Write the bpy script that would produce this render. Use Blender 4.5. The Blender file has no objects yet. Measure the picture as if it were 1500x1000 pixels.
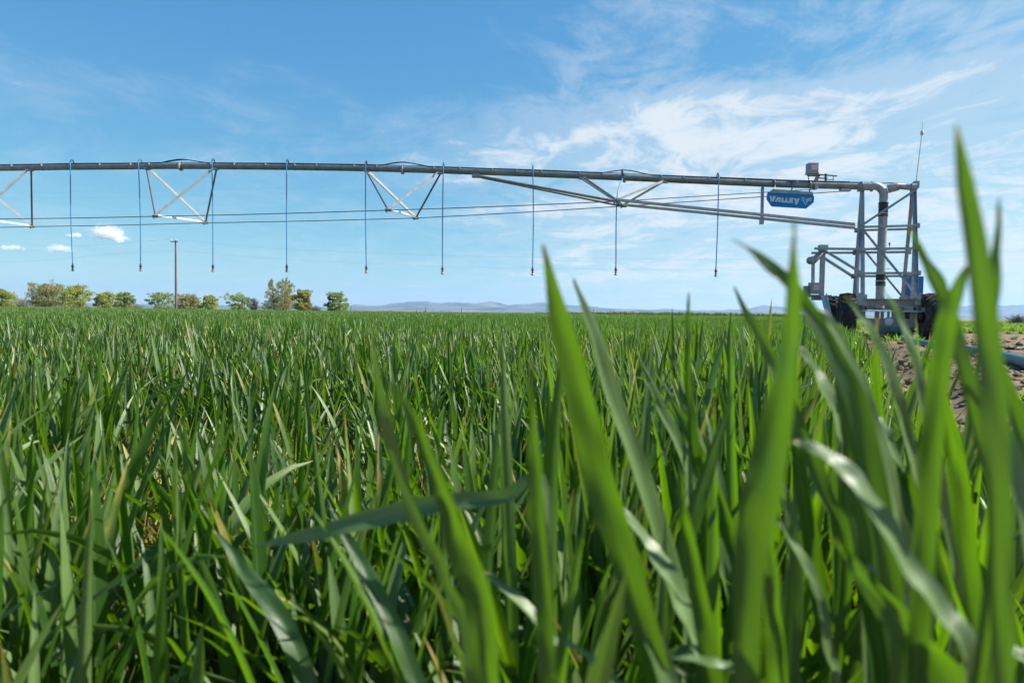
import bpy, math, random
from mathutils import Vector, Matrix, noise as mnoise
R = math.radians
PI = math.pi
S = bpy.context.scene
COL = S.collection
rnd = random.Random(11)

# ------------------------------------------------------------------ camera
CAM_Z = 0.53
PITCH, ROLL = R(2.43), R(0.76)
cam_d = bpy.data.cameras.new('camera')
cam_d.sensor_width = 36.0
cam_d.lens = 24.0
cam_d.clip_start = 0.01
cam_d.clip_end = 40000
cam_d.dof.use_dof = True
cam_d.dof.focus_distance = 3.4
cam_d.dof.aperture_fstop = 8.5
cam_d.dof.aperture_blades = 7
cam = bpy.data.objects.new('camera', cam_d)
COL.objects.link(cam)
CAM_M = Matrix.Translation((0, 0, CAM_Z)) @ Matrix.Rotation(R(90) - PITCH, 4, 'X') @ Matrix.Rotation(ROLL, 4, 'Z')
cam.matrix_world = CAM_M
S.camera = cam

def at(px, py, y):
    """world point at depth y (metres in front of the camera) seen at pixel px, py of the 1500 x 1000 photograph"""
    d = CAM_M.to_3x3() @ Vector(((px - 750) / 1000, (500 - py) / 1000, -1))
    return Vector((0, 0, CAM_Z)) + d * (y / d.y)

# ------------------------------------------------------------------ light
SUN_AZ, SUN_EL = R(88), R(42)            # azimuth clockwise from the view direction (+Y)
sun_dir = Vector((math.sin(SUN_AZ) * math.cos(SUN_EL), math.cos(SUN_AZ) * math.cos(SUN_EL), math.sin(SUN_EL)))
sl = bpy.data.lights.new('sun', 'SUN')
sl.energy = 5.0
sl.angle = R(0.53)
sl.color = (1.0, 0.955, 0.88)
so = bpy.data.objects.new('sun', sl)
so.rotation_euler = sun_dir.to_track_quat('Z', 'Y').to_euler()
COL.objects.link(so)

S.view_settings.view_transform = 'Standard'
S.view_settings.look = 'None'
S.view_settings.exposure = 1.12
S.view_settings.gamma = 1.0
S.view_settings.use_curve_mapping = False

class NT:
    """small helper round a node tree"""
    def __init__(self, tree):
        self.t = tree
        tree.nodes.clear()
    def n(self, typ, inputs=None, **props):
        nd = self.t.nodes.new(typ)
        for k, v in props.items():
            setattr(nd, k, v)
        for k, v in (inputs or {}).items():
            s = nd.inputs[k]
            if isinstance(v, bpy.types.NodeSocket):
                self.t.links.new(v, s)
            else:
                s.default_value = v
        return nd
    def math(self, op, a, b=0.0, c=0.0, clamp=False):
        return self.n('ShaderNodeMath', {0: a, 1: b, 2: c}, operation=op, use_clamp=clamp).outputs[0]
    def vmath(self, op, a, b=(0, 0, 0)):
        return self.n('ShaderNodeVectorMath', {0: a, 1: b}, operation=op).outputs[0]
    def mix(self, f, a, b, blend='MIX'):
        nd = self.n('ShaderNodeMix', data_type='RGBA', blend_type=blend)
        for i, v in ((0, f), (6, a), (7, b)):
            if isinstance(v, bpy.types.NodeSocket):
                self.t.links.new(v, nd.inputs[i])
            else:
                nd.inputs[i].default_value = v if i == 0 else (tuple(v) + (1,))[:4]
        return nd.outputs[2]
    def ramp(self, f, stops):
        nd = self.n('ShaderNodeMapRange', {0: f, 1: stops[0], 2: stops[1], 3: stops[2], 4: stops[3]}, interpolation_type='SMOOTHSTEP')
        return nd.outputs[0]
    def noise(self, vec, scale, detail=2.0, rough=0.5, dist=0.0):
        return self.n('ShaderNodeTexNoise', {'Vector': vec, 'Scale': scale, 'Detail': detail, 'Roughness': rough, 'Distortion': dist}).outputs[0]

world = bpy.data.worlds.new('World')
S.world = world
world.use_nodes = True
w = NT(world.node_tree)
sky = w.n('ShaderNodeTexSky', sky_type='NISHITA', sun_disc=False, sun_elevation=SUN_EL, sun_rotation=SUN_AZ,
          air_density=1.0, dust_density=0.35, ozone_density=2.2, altitude=800.0)
geo = w.n('ShaderNodeTexCoord').outputs['Generated']
sep = w.n('ShaderNodeSeparateXYZ', {0: geo})
dx, dy, dz = sep.outputs
zz = w.math('ADD', w.math('MAXIMUM', dz, 0.0), 0.10)
u = w.math('DIVIDE', dx, zz)
v = w.math('DIVIDE', dy, zz)
plane = w.n('ShaderNodeCombineXYZ', {0: u, 1: v, 2: 3.7}).outputs[0]
# fine high cloud: a stretched, warped noise on a flat layer overhead
warp = w.n('ShaderNodeTexNoise', {'Vector': plane, 'Scale': 0.9, 'Detail': 3.0}).outputs['Color']
warpv = w.vmath('MULTIPLY', w.vmath('SUBTRACT', warp, (0.5, 0.5, 0.5)), (0.75, 0.75, 0.0))
rot = w.n('ShaderNodeMapping', {'Vector': w.vmath('ADD', plane, warpv), 'Rotation': (0, 0, R(20)), 'Scale': (0.85, 0.95, 1)}).outputs[0]
wa = w.noise(rot, 2.1, 10.0, 0.66, 0.35)
wb = w.noise(w.n('ShaderNodeMapping', {'Vector': w.vmath('ADD', plane, warpv), 'Rotation': (0, 0, R(-38)), 'Scale': (1.5, 0.70, 1)}).outputs[0], 3.4, 8.0, 0.68, 0.6)
wisp = w.math('ADD', w.math('MULTIPLY', wa, 0.62), w.math('MULTIPLY', wb, 0.38))
big = w.noise(w.n('ShaderNodeMapping', {'Vector': plane, 'Location': (2.35, 0.6, 0)}).outputs[0], 0.34, 2.0, 0.5)
side = w.ramp(dx, (-0.20, 0.22, 0.0, 1.0))
cover = w.math('ADD', w.math('MULTIPLY', big, 0.45), w.math('MULTIPLY', side, 0.52))
dens = w.math('ADD', w.math('MULTIPLY', w.math('SUBTRACT', wisp, 0.5), 2.9), w.math('ADD', cover, 0.28))
high = w.math('SUBTRACT', w.ramp(dz, (0.24, 0.37, 0.0, 0.50)), w.ramp(dz, (0.03, 0.17, 0.05, 0.0)))
dens = w.math('SUBTRACT', dens, high)
mask = w.math('MULTIPLY', w.ramp(dens, (0.62, 1.30, 0.0, 1.0)), 0.92)
thin = w.math('MULTIPLY', w.ramp(dens, (0.32, 0.85, 0.0, 1.0)), w.math('ADD', w.math('MULTIPLY', side, 0.24), 0.14))
mask = w.math('MAXIMUM', mask, thin)
ss = w.n('ShaderNodeSeparateColor', {0: sky.outputs[0]})
K = 0.154
def grade(c, ref, to, pw):
    return w.math('MULTIPLY', w.math('POWER', w.math('MULTIPLY', c, K / ref), pw), to / K)
tint = w.n('ShaderNodeCombineColor', {0: grade(ss.outputs[0], 0.60, 0.335, 1.12), 1: grade(ss.outputs[1], 0.72, 0.59, 0.74), 2: grade(ss.outputs[2], 0.92, 0.77, 0.36)}).outputs[0]
skyc = w.mix(mask, tint, (5.45, 5.8, 6.05))
bg = w.n('ShaderNodeBackground', {'Color': skyc, 'Strength': 0.071})
out = w.n('ShaderNodeOutputWorld', {'Surface': bg.outputs[0]})

S.cycles.use_denoising = True
S.cycles.max_bounces = 8
S.cycles.diffuse_bounces = 3
S.cycles.transmission_bounces = 6
S.cycles.transparent_max_bounces = 8
S.cycles.volume_bounces = 3
S.cycles.sample_clamp_indirect = 6.0
S.cycles.caustics_reflective = False
S.cycles.caustics_refractive = False

# ------------------------------------------------------------------ mesh helpers
class MB:
    def __init__(self):
        self.v, self.f, self.smooth, self.mi, self.tone = [], [], [], [], []
    def add(self, verts, faces, smooth=False, mi=0, tone=None):
        o = len(self.v)
        self.v += [tuple(p) for p in verts]
        self.f += [tuple(i + o for i in f) for f in faces]
        self.smooth += [smooth] * len(faces)
        self.mi += [mi] * len(faces)
        if tone is None:
            tone = [(0.5, 0, 0, 1)] * len(verts)
        self.tone += tone
        return self
    def box(self, c, size, rot=None, mi=0, taper=1.0):
        c = Vector(c)
        hx, hy, hz = size[0] / 2, size[1] / 2, size[2] / 2
        vs = []
        for z in (-1, 1):
            t = taper if z > 0 else 1
            for x, y in ((-1, -1), (1, -1), (1, 1), (-1, 1)):
                p = Vector((x * hx * t, y * hy * t, z * hz))
                vs.append(c + (rot @ p if rot else p))
        return self.add(vs, [(3, 2, 1, 0), (4, 5, 6, 7), (0, 1, 5, 4), (1, 2, 6, 5), (2, 3, 7, 6), (3, 0, 4, 7)], False, mi)
    @staticmethod
    def frame(d, up=None):
        d = Vector(d).normalized()
        u = Vector(up) if up is not None else (Vector((0, 0, 1)) if abs(d.z) < 0.9 else Vector((0, 1, 0)))
        a = d.cross(u).normalized()
        b = a.cross(d).normalized()
        return d, a, b
    def bar(self, p0, p1, wdt, h, up=None, mi=0):
        p0, p1 = Vector(p0), Vector(p1)
        d, a, b = self.frame(p1 - p0, up)
        vs = [p + a * (x * wdt / 2) + b * (y * h / 2) for p in (p0, p1) for x, y in ((-1, -1), (1, -1), (1, 1), (-1, 1))]
        return self.add(vs, [(0, 1, 2, 3), (7, 6, 5, 4), (0, 4, 5, 1), (1, 5, 6, 2), (2, 6, 7, 3), (3, 7, 4, 0)], False, mi)
    def angle(self, p0, p1, wdt, th=0.007, up=None, flip=1):
        """steel angle: two flat legs at a right angle"""
        p0, p1 = Vector(p0), Vector(p1)
        d, a, b = self.frame(p1 - p0, up)
        prof = [(0, 0), (wdt, 0), (wdt, th), (th, th), (th, wdt), (0, wdt)]
        vs = [p + a * (x * flip) + b * y for p in (p0, p1) for x, y in prof]
        n = 6
        return self.add(vs, [tuple(range(n)), tuple(range(2 * n - 1, n - 1, -1))] + [(i, i + n, (i + 1) % n + n, (i + 1) % n) for i in range(n)])
    def tube(self, pts, r, sides=10, caps=True, smooth=True, mi=0):
        pts = [Vector(p) for p in pts]
        n = len(pts)
        rs = r if isinstance(r, (list, tuple)) else [r] * n
        vs, fs = [], []
        a = None
        for i, p in enumerate(pts):
            t = (pts[min(i + 1, n - 1)] - pts[max(i - 1, 0)]).normalized()
            if a is None:
                _, a, b = self.frame(t)
            else:
                a = (a - t * a.dot(t)).normalized()
                b = a.cross(t)
            for k in range(sides):
                an = 2 * PI * k / sides
                vs.append(p + (a * math.cos(an) + b * math.sin(an)) * rs[i])
        for i in range(n - 1):
            for k in range(sides):
                k2 = (k + 1) % sides
                fs.append((i * sides + k, i * sides + k2, (i + 1) * sides + k2, (i + 1) * sides + k))
        self.add(vs, fs, smooth, mi)
        if caps:
            for i, rev in ((0, False), (n - 1, True)):
                self.add(vs[i * sides:(i + 1) * sides], [tuple(range(sides))[::-1] if not rev else tuple(range(sides))], False, mi)
        return self
    def lathe(self, c, axis, prof, sides=20, smooth=True, mi=0):
        """prof: list of (distance along axis, radius)"""
        c = Vector(c)
        d, a, b = self.frame(axis)
        vs, fs = [], []
        for (h, r) in prof:
            for k in range(sides):
                an = 2 * PI * k / sides
                vs.append(c + d * h + (a * math.cos(an) + b * math.sin(an)) * max(r, 1e-4))
        for i in range(len(prof) - 1):
            for k in range(sides):
                k2 = (k + 1) % sides
                fs.append((i * sides + k, i * sides + k2, (i + 1) * sides + k2, (i + 1) * sides + k))
        return self.add(vs, fs, smooth, mi)
    def prism(self, poly, origin, ax, ay, depth, mi=0):
        """flat polygon (x, y pairs) raised by depth along ax x ay"""
        o, ax, ay = Vector(origin), Vector(ax), Vector(ay)
        nz = ax.cross(ay).normalized() * depth
        n = len(poly)
        vs = [o + ax * x + ay * y for x, y in poly] + [o + ax * x + ay * y + nz for x, y in poly]
        return self.add(vs, [tuple(range(n))[::-1], tuple(range(n, 2 * n))] + [(i, (i + 1) % n, (i + 1) % n + n, i + n) for i in range(n)], False, mi)
    def mesh(self, name, mats, off=(0, 0, 0), tones=False):
        me = bpy.data.meshes.new(name)
        o = Vector(off)
        me.from_pydata([(x - o.x, y - o.y, z - o.z) for x, y, z in self.v], [], self.f)
        for m in (mats if isinstance(mats, (list, tuple)) else [mats]):
            me.materials.append(m)
        me.polygons.foreach_set('use_smooth', self.smooth)
        me.polygons.foreach_set('material_index', self.mi)
        if tones:
            at_ = me.attributes.new('tone', 'FLOAT_COLOR', 'POINT')
            at_.data.foreach_set('color', [c for t in self.tone for c in t])
        me.update()
        return me
    def build(self, name, mats, parent=None, tones=False, origin=None):
        off = Vector(origin) if origin is not None else Vector((0, 0, 0))
        if parent is not None and origin is None:
            off = base_of(parent)
        o = bpy.data.objects.new(name, self.mesh(name, mats, off, tones))
        COL.objects.link(o)
        if parent is not None:
            o.parent = parent
            o.location = off - base_of(parent)
        else:
            o.location = off
        o['base'] = tuple(off)
        return o

def base_of(o):
    return Vector(o['base'])

def tag(o, label=None, cat=None, group=None, kind=None):
    if label: o['label'] = label
    if cat: o['category'] = cat
    if group: o['group'] = group
    if kind: o['kind'] = kind
    return o

def thing(name, loc, label, cat, group=None):
    o = bpy.data.objects.new(name, None)
    o.empty_display_size = 0.1
    o.location = loc
    o['base'] = tuple(loc)
    COL.objects.link(o)
    return tag(o, label, cat, group)

def lerp(a, b, t):
    return a + (b - a) * t

def smooth(a, b, x):
    t = max(0.0, min(1.0, (x - a) / (b - a)))
    return t * t * (3 - 2 * t)

def catmull(pts, per):
    out = []
    n = len(pts)
    for i in range(n - 1):
        p0, p1, p2, p3 = pts[max(i - 1, 0)], pts[i], pts[i + 1], pts[min(i + 2, n - 1)]
        for k in range(per):
            t = k / per
            out.append(0.5 * ((2 * p1) + (p2 - p0) * t + (2 * p0 - 5 * p1 + 4 * p2 - p3) * t * t + (3 * p1 - p0 - 3 * p2 + p3) * t ** 3))
    out.append(pts[-1].copy())
    return out

# ------------------------------------------------------------------ materials
def mat(name):
    m = bpy.data.materials.new(name)
    m.use_nodes = True
    t = NT(m.node_tree)
    return m, t

def finish(t, shader, volume=None, disp=None):
    o = t.n('ShaderNodeOutputMaterial')
    if shader is not None:
        t.t.links.new(shader, o.inputs[0])
    if volume is not None:
        t.t.links.new(volume, o.inputs[1])

def principled(t, col, rough=0.5, metal=0.0, normal=None, spec=0.5):
    p = t.n('ShaderNodeBsdfPrincipled', {'Base Color': col if isinstance(col, bpy.types.NodeSocket) else tuple(col) + (1,),
                                         'Roughness': rough, 'Metallic': metal, 'Specular IOR Level': spec})
    if normal is not None:
        t.t.links.new(normal, p.inputs['Normal'])
    return p.outputs[0]

def worn(name, c1, c2, rough, metal, scale, bump=0.15, spec=0.5, dirt=None):
    m, t = mat(name)
    co = t.n('ShaderNodeTexCoord').outputs['Object']
    a = t.noise(co, scale, 4, 0.6)
    b = t.noise(co, scale * 7, 3, 0.6)
    f = t.ramp(t.math('ADD', t.math('MULTIPLY', a, 0.65), t.math('MULTIPLY', b, 0.35)), (0.36, 0.64, 0, 1))
    c = t.mix(f, c1, c2)
    if dirt:
        d = t.ramp(t.noise(co, scale * 0.6, 5, 0.7), (0.52, 0.72, 0, 0.75))
        c = t.mix(d, c, dirt)
    r = t.math('ADD', t.math('MULTIPLY', b, 0.25), rough - 0.12)
    nrm = t.n('ShaderNodeBump', {'Strength': bump, 'Distance': 0.004, 'Height': b}).outputs[0]
    finish(t, principled(t, c, r, metal, nrm, spec))
    return m

GALV = worn('galvanised_steel', (0.25, 0.27, 0.285), (0.37, 0.39, 0.405), 0.48, 0.45, 7.0, 0.08)
GALV_DULL = worn('dull_galvanised_steel', (0.20, 0.205, 0.205), (0.31, 0.31, 0.30), 0.6, 0.35, 6.0, 0.1, dirt=(0.27, 0.23, 0.18))
PIPE = worn('galvanised_pipe', (0.15, 0.17, 0.175), (0.235, 0.255, 0.26), 0.42, 0.45, 5.0, 0.05)
ROD = worn('dark_rod_and_shade_steel', (0.10, 0.11, 0.12), (0.17, 0.18, 0.19), 0.5, 0.5, 9.0, 0.05)
WHITE_STEEL = worn('bright_and_sunlit_steel', (0.48, 0.47, 0.46), (0.62, 0.61, 0.6), 0.5, 0.15, 8.0, 0.05)
RUBBER = worn('tyre_rubber', (0.012, 0.012, 0.013), (0.03, 0.028, 0.026), 0.75, 0.0, 9.0, 0.2, 0.3, dirt=(0.12, 0.095, 0.07))
SLEEVE = worn('black_rubber_sleeve', (0.010, 0.010, 0.011), (0.02, 0.02, 0.021), 0.5, 0.0, 9.0, 0.1)
CABLE = worn('black_cable', (0.012, 0.013, 0.015), (0.022, 0.023, 0.026), 0.55, 0.0, 9.0, 0.0)
BLUE_HOSE = worn('blue_plastic_hose', (0.02, 0.17, 0.38), (0.035, 0.22, 0.45), 0.42, 0.0, 3.0, 0.0)
BLUE_TANK = worn('blue_plastic_tank', (0.01, 0.11, 0.36), (0.015, 0.15, 0.44), 0.4, 0.0, 4.0, 0.03)
SIGN_BLUE = worn('sign_blue_paint', (0.003, 0.20, 0.52), (0.004, 0.23, 0.58), 0.6, 0.0, 5.0, 0.02, 0.2)
SIGN_TEXT = worn('sign_pale_lettering', (0.60, 0.59, 0.52), (0.72, 0.71, 0.64), 0.5, 0.0, 9.0, 0.0)
BOX_GREY = worn('grey_enclosure_paint', (0.27, 0.28, 0.29), (0.33, 0.34, 0.35), 0.45, 0.1, 5.0, 0.03)
STICKER = worn('pale_sticker', (0.62, 0.62, 0.60), (0.70, 0.70, 0.68), 0.5, 0.0, 5.0, 0.0)
STICKER_RED = worn('red_sticker_print', (0.45, 0.03, 0.03), (0.55, 0.05, 0.04), 0.5, 0.0, 5.0, 0.0)
TEAL_HOSE = worn('teal_supply_hose', (0.02, 0.10, 0.105), (0.035, 0.15, 0.155), 0.5, 0.0, 4.0, 0.05, dirt=(0.22, 0.19, 0.14))
POLE_WOOD = worn('weathered_pole_wood', (0.10, 0.065, 0.048), (0.17, 0.115, 0.085), 0.85, 0.0, 1.2, 0.3)
POST_WOOD = worn('grey_post_wood', (0.10, 0.085, 0.07), (0.16, 0.14, 0.12), 0.9, 0.0, 2.0, 0.3)
WIRE = worn('aluminium_wire', (0.15, 0.17, 0.2), (0.2, 0.22, 0.25), 0.6, 0.0, 1.0, 0.0)
INSULATOR = worn('pale_insulator', (0.5, 0.5, 0.5), (0.6, 0.6, 0.6), 0.3, 0.0, 3.0, 0.0)
BRASS = worn('brass_nozzle', (0.30, 0.20, 0.06), (0.4, 0.28, 0.1), 0.4, 0.6, 20.0, 0.0)

def leaf_material(name, greens, trans_col, dry=(0.50, 0.35, 0.13), yellow=(0.52, 0.43, 0.05), tfac=0.42, veins=True, bloom=(0.160, 0.240, 0.082), bloomf=0.80, hero=False):
    m, t = mat(name)
    a = t.n('ShaderNodeAttribute', attribute_name='tone')
    sp = t.n('ShaderNodeSeparateColor', {0: a.outputs['Color']})
    r_, dry_, along = sp.outputs
    across = a.outputs['Alpha']
    oi = t.n('ShaderNodeObjectInfo').outputs['Random']
    mixr = r_ if hero else t.math('FRACT', t.math('ADD', r_, t.math('MULTIPLY', oi, 0.73)))
    co = t.n('ShaderNodeTexCoord').outputs['Object']
    blot = t.noise(co, 38.0, 3, 0.6)
    g = t.mix(mixr, greens[0], greens[1])
    bl = mixr if hero else t.math('FRACT', t.math('MULTIPLY', mixr, 7.3))
    g = t.mix(t.math('MULTIPLY', t.ramp(bl, (0.38, 0.62, 0, 1) if hero else (0.42, 0.80, 0, 1)), bloomf), g, bloom)
    g = t.mix(t.math('MULTIPLY', blot, 0.30), g, tuple(c * 1.5 for c in greens[1]))
    if veins:                                          # small rust-yellow blemishes
        spot = t.ramp(t.noise(co, 210.0, 2, 0.5), (0.70, 0.76, 0, 0.6))
        g = t.mix(spot, g, (0.26, 0.22, 0.045))
    dryc = t.mix(t.ramp(blot, (0.35, 0.65, 0, 1)), yellow, dry)
    dry_ = t.math('ADD', dry_, t.math('MULTIPLY', t.ramp(t.math('ADD', along, t.math('MULTIPLY', blot, 0.06)), (0.93, 1.03, 0, 1)), t.math('MULTIPLY', t.math('GREATER_THAN', t.math('FRACT', t.math('MULTIPLY', mixr, 13.7)), 0.55), 0.6)))
    dryf = t.ramp(t.math('ADD', dry_, t.math('MULTIPLY', t.math('SUBTRACT', blot, 0.5), 0.5)), (0.38, 0.68, 0, 1))
    c = t.mix(dryf, g, dryc)
    tr = t.mix(dryf, trans_col, (0.50, 0.33, 0.06))
    tr = t.mix(t.math('MULTIPLY', mixr, 0.55), tr, tuple(x * y for x, y in zip(trans_col, (0.55, 0.85, 0.7))))
    if veins:
        st = t.math('SINE', t.math('MULTIPLY', across, 75.0))
        mid = t.ramp(t.math('ABSOLUTE', t.math('SUBTRACT', across, 0.5)), (0.0, 0.045, 0.35, 0.0))
        vein = t.math('ADD', t.math('MULTIPLY', st, 0.5), 0.5)
        sv = t.n('ShaderNodeCombineXYZ', {0: t.math('MULTIPLY', across, 11.0), 1: t.math('MULTIPLY', along, 2.2), 2: t.math('MULTIPLY', r_, 50.0)}).outputs[0]
        streak = t.ramp(t.noise(sv, 1.0, 4, 0.6), (0.32, 0.68, 0, 1))
        c = t.mix(t.math('MULTIPLY', streak, 0.38), c, tuple(x * .45 for x in greens[1]))
        tr = t.mix(t.math('MULTIPLY', streak, 0.42), tr, tuple(x * .42 for x in trans_col))
        c = t.mix(t.math('MULTIPLY', vein, 0.24), c, (0.02, 0.045, 0.015))
        c = t.mix(mid, c, (0.24, 0.33, 0.14))
        tr = t.mix(t.math('MULTIPLY', vein, 0.22), tr, tuple(x * 0.45 for x in trans_col))
        nrm = t.n('ShaderNodeBump', {'Strength': 0.25, 'Distance': 0.0006, 'Height': vein}).outputs[0]
    else:
        nrm = None
    p = principled(t, c, t.math('ADD', t.math('MULTIPLY', blot, 0.25), 0.27), 0.0, nrm, 0.62)
    tl = t.n('ShaderNodeBsdfTranslucent', {'Color': tr}).outputs[0]
    tfac = t.math('SUBTRACT', tfac, t.math('MULTIPLY', t.ramp(bl, (0.3, 0.8, 0, 1)), 0.22))
    finish(t, t.n('ShaderNodeMixShader', {0: tfac, 1: p, 2: tl}).outputs[0])
    return m

HERO_LEAF = leaf_material('wheat_leaf_close', ((0.010, 0.046, 0.012), (0.044, 0.108, 0.012)), (0.150, 0.330, 0.005), hero=True, tfac=0.38)
WHEAT = leaf_material('wheat_leaf', ((0.012, 0.048, 0.005), (0.052, 0.118, 0.007)), (0.20, 0.39, 0.004))
WHEAT_FAR = leaf_material('wheat_leaf_distant', ((0.012, 0.048, 0.005), (0.052, 0.118, 0.007)), (0.20, 0.39, 0.004), veins=False)

def foliage_material(name, c1, c2, tr):
    m, t = mat(name)
    a = t.n('ShaderNodeAttribute', attribute_name='tone')
    sp = t.n('ShaderNodeSeparateColor', {0: a.outputs['Color']})
    c = t.mix(sp.outputs[0], c1, c2)
    p = principled(t, c, 0.6, 0.0, None, 0.3)
    tl = t.n('ShaderNodeBsdfTranslucent', {'Color': t.mix(sp.outputs[0], tuple(x * .7 for x in tr), tr)}).outputs[0]
    finish(t, t.n('ShaderNodeMixShader', {0: 0.46, 1: p, 2: tl}).outputs[0])
    return m

BARK = worn('grey_brown_bark', (0.10, 0.08, 0.06), (0.17, 0.14, 0.11), 0.9, 0.0, 3.0, 0.4)
F_OLIVE = foliage_material('olive_spring_foliage', (0.19, 0.20, 0.055), (0.34, 0.315, 0.095), (0.28, 0.25, 0.06))
F_LIME = foliage_material('yellow_green_foliage', (0.21, 0.265, 0.035), (0.38, 0.41, 0.06), (0.34, 0.38, 0.03))
F_GREEN = foliage_material('mid_green_foliage', (0.15, 0.225, 0.05), (0.28, 0.355, 0.085), (0.22, 0.32, 0.05))
F_GOLD = foliage_material('golden_green_foliage', (0.21, 0.21, 0.03), (0.36, 0.33, 0.055), (0.40, 0.36, 0.04))
F_TWIG = foliage_material('bare_twig', (0.13, 0.10, 0.075), (0.22, 0.18, 0.14), (0.1, 0.08, 0.05))
F_TUMBLE = foliage_material('dry_weed', (0.24, 0.15, 0.09), (0.38, 0.26, 0.17), (0.2, 0.13, 0.06))
F_WEED = foliage_material('low_weed', (0.07, 0.16, 0.02), (0.14, 0.26, 0.04), (0.26, 0.45, 0.04))
F_STRIP = foliage_material('field_margin_weed', (0.05, 0.10, 0.015), (0.12, 0.17, 0.03), (0.18, 0.26, 0.03))

# ------------------------------------------------------------------ ground
EDGE_A, EDGE_B = 0.455, 0.20            # right-hand edge of the wheat: x = A*y + B
ENL = math.hypot(1, EDGE_A)
def edge_s(x, y):
    """distance to the right of the wheat edge"""
    return (x - EDGE_A * y - EDGE_B) / ENL

def gz(x, y):
    s = edge_s(x, y)
    z = 0.0
    if -0.4 < s < 30 and 0 < y < 60:
        fade = smooth(0.0, 0.25, s)
        dx_, dy_ = x - 8.9, y - 17.2
        calm = smooth(1.6, 3.2, math.hypot(dx_, dy_ * 0.7))
        nn = mnoise.noise(Vector((x * 0.9, y * 0.9, 1.3)))
        n2 = mnoise.noise(Vector((x * 3.7, y * 3.7, 4.1)))
        n3 = mnoise.noise(Vector((x * 9.0, y * 9.0, 7.7)))
        # wheel ditch beside the crop, then a low ridge, then the rough track
        sw = s + 0.15 * mnoise.noise(Vector((x * 0.5, y * 0.5, 9)))
        prof = -0.10 * math.exp(-((sw - 0.55) / 0.2) ** 2) + 0.055 * math.exp(-((sw - 0.98) / 0.24) ** 2) - 0.05 * math.exp(-((sw - 2.2) / 0.3) ** 2)
        z = fade * calm * (prof + 0.05 * nn + 0.03 * n2 + 0.014 * n3) + fade * (1 - calm) * 0.012 * n2
    return z

def grid_axis(dense0, dense1, step, lo, hi, growth=1.35):
    a = []
    x = dense0
    while x < dense1:
        a.append(x)
        x += step
    s, x = step, a[-1]
    while x < hi:
        s *= growth
        x += s
        a.append(min(x, hi))
    s, x = step, a[0]
    b = []
    while x > lo:
        s *= growth
        x -= s
        b.append(max(x, lo))
    return b[::-1] + a

xs = grid_axis(0.6, 12.0, 0.075, -7200, 7200)
ys = grid_axis(1.2, 19.0, 0.085, -2000, 7200)
g = MB()
nx = len(xs)
g.add([(x, y, gz(x, y)) for y in ys for x in xs],
      [(j * nx + i, j * nx + i + 1, (j + 1) * nx + i + 1, (j + 1) * nx + i) for j in range(len(ys) - 1) for i in range(nx - 1)], True)
m, t = mat('soil_and_dry_grass')
co = t.n('ShaderNodeTexCoord').outputs['Object']
sx, sy, _ = t.n('ShaderNodeSeparateXYZ', {0: co}).outputs
n1 = t.noise(co, 1.3, 6, 0.65)
n2 = t.noise(co, 14.0, 6, 0.7)
n3 = t.noise(co, 0.35, 3, 0.5)
soil = t.mix(t.ramp(n1, (0.3, 0.7, 0, 1)), (0.118, 0.084, 0.050), (0.205, 0.152, 0.096))
soil = t.mix(t.math('MULTIPLY', t.ramp(n2, (0.40, 0.70, 0, 1)), 0.5), soil, (0.26, 0.20, 0.13))
patch = t.ramp(t.math('ADD', t.math('MULTIPLY', n3, 0.7), t.math('MULTIPLY', n1, 0.3)), (0.50, 0.62, 0, 0.65))
far_ = t.ramp(sy, (19.0, 30.0, 0, 1))
grassc = t.mix(n1, (0.07, 0.12, 0.025), (0.16, 0.17, 0.05))
c = t.mix(t.math('MULTIPLY', patch, t.math('ADD', t.math('MULTIPLY', far_, 0.8), 0.12)), soil, grassc)
plains = t.mix(t.ramp(n3, (0.35, 0.65, 0, 1)), (0.20, 0.17, 0.09), (0.15, 0.18, 0.07))
c = t.mix(t.ramp(sy, (60.0, 130.0, 0, 1)), c, plains)
bh = t.math('ADD', t.math('MULTIPLY', n1, 0.3), n2)
nrm = t.n('ShaderNodeBump', {'Strength': 0.8, 'Distance': 0.02, 'Height': bh}).outputs[0]
finish(t, principled(t, c, 0.92, 0, nrm, 0.15))
tag(g.build('ground', m), kind='structure')

# ------------------------------------------------------------------ hills
m, t = mat('sagebrush_hills')
co = t.n('ShaderNodeTexCoord').outputs['Object']
f = t.ramp(t.noise(co, 0.004, 6, 0.65), (0.4, 0.6, 0, 1))
c = t.mix(f, (0.035, 0.036, 0.028), (0.17, 0.145, 0.105))
c = t.mix(t.ramp(t.noise(co, 0.02, 4, 0.6), (0.5, 0.7, 0, 0.5)), c, (0.04, 0.045, 0.03))
finish(t, principled(t, c, 0.95, 0, None, 0.1))
SKYLINE = [(-900, 6), (-400, 8), (0, 7), (300, 6), (480, 5), (520, 9), (545, 8), (575, 12), (606, 16), (640, 15), (668, 14.5), (700, 16), (722, 16.5),
           (745, 13), (780, 15.5), (800, 16), (850, 13), (900, 10), (960, 9.5), (1000, 9), (1040, 8), (1080, 10.5), (1110, 15.5), (1140, 16.5),
           (1170, 13), (1215, 11), (1260, 11), (1320, 13), (1380, 16), (1430, 22), (1500, 23), (1600, 20), (1800, 16), (2400, 10), (3000, 6)]
h = MB()
NA, ND = 760, 26
hv = []
D0, D1 = 4300.0, 6900.0
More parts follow.
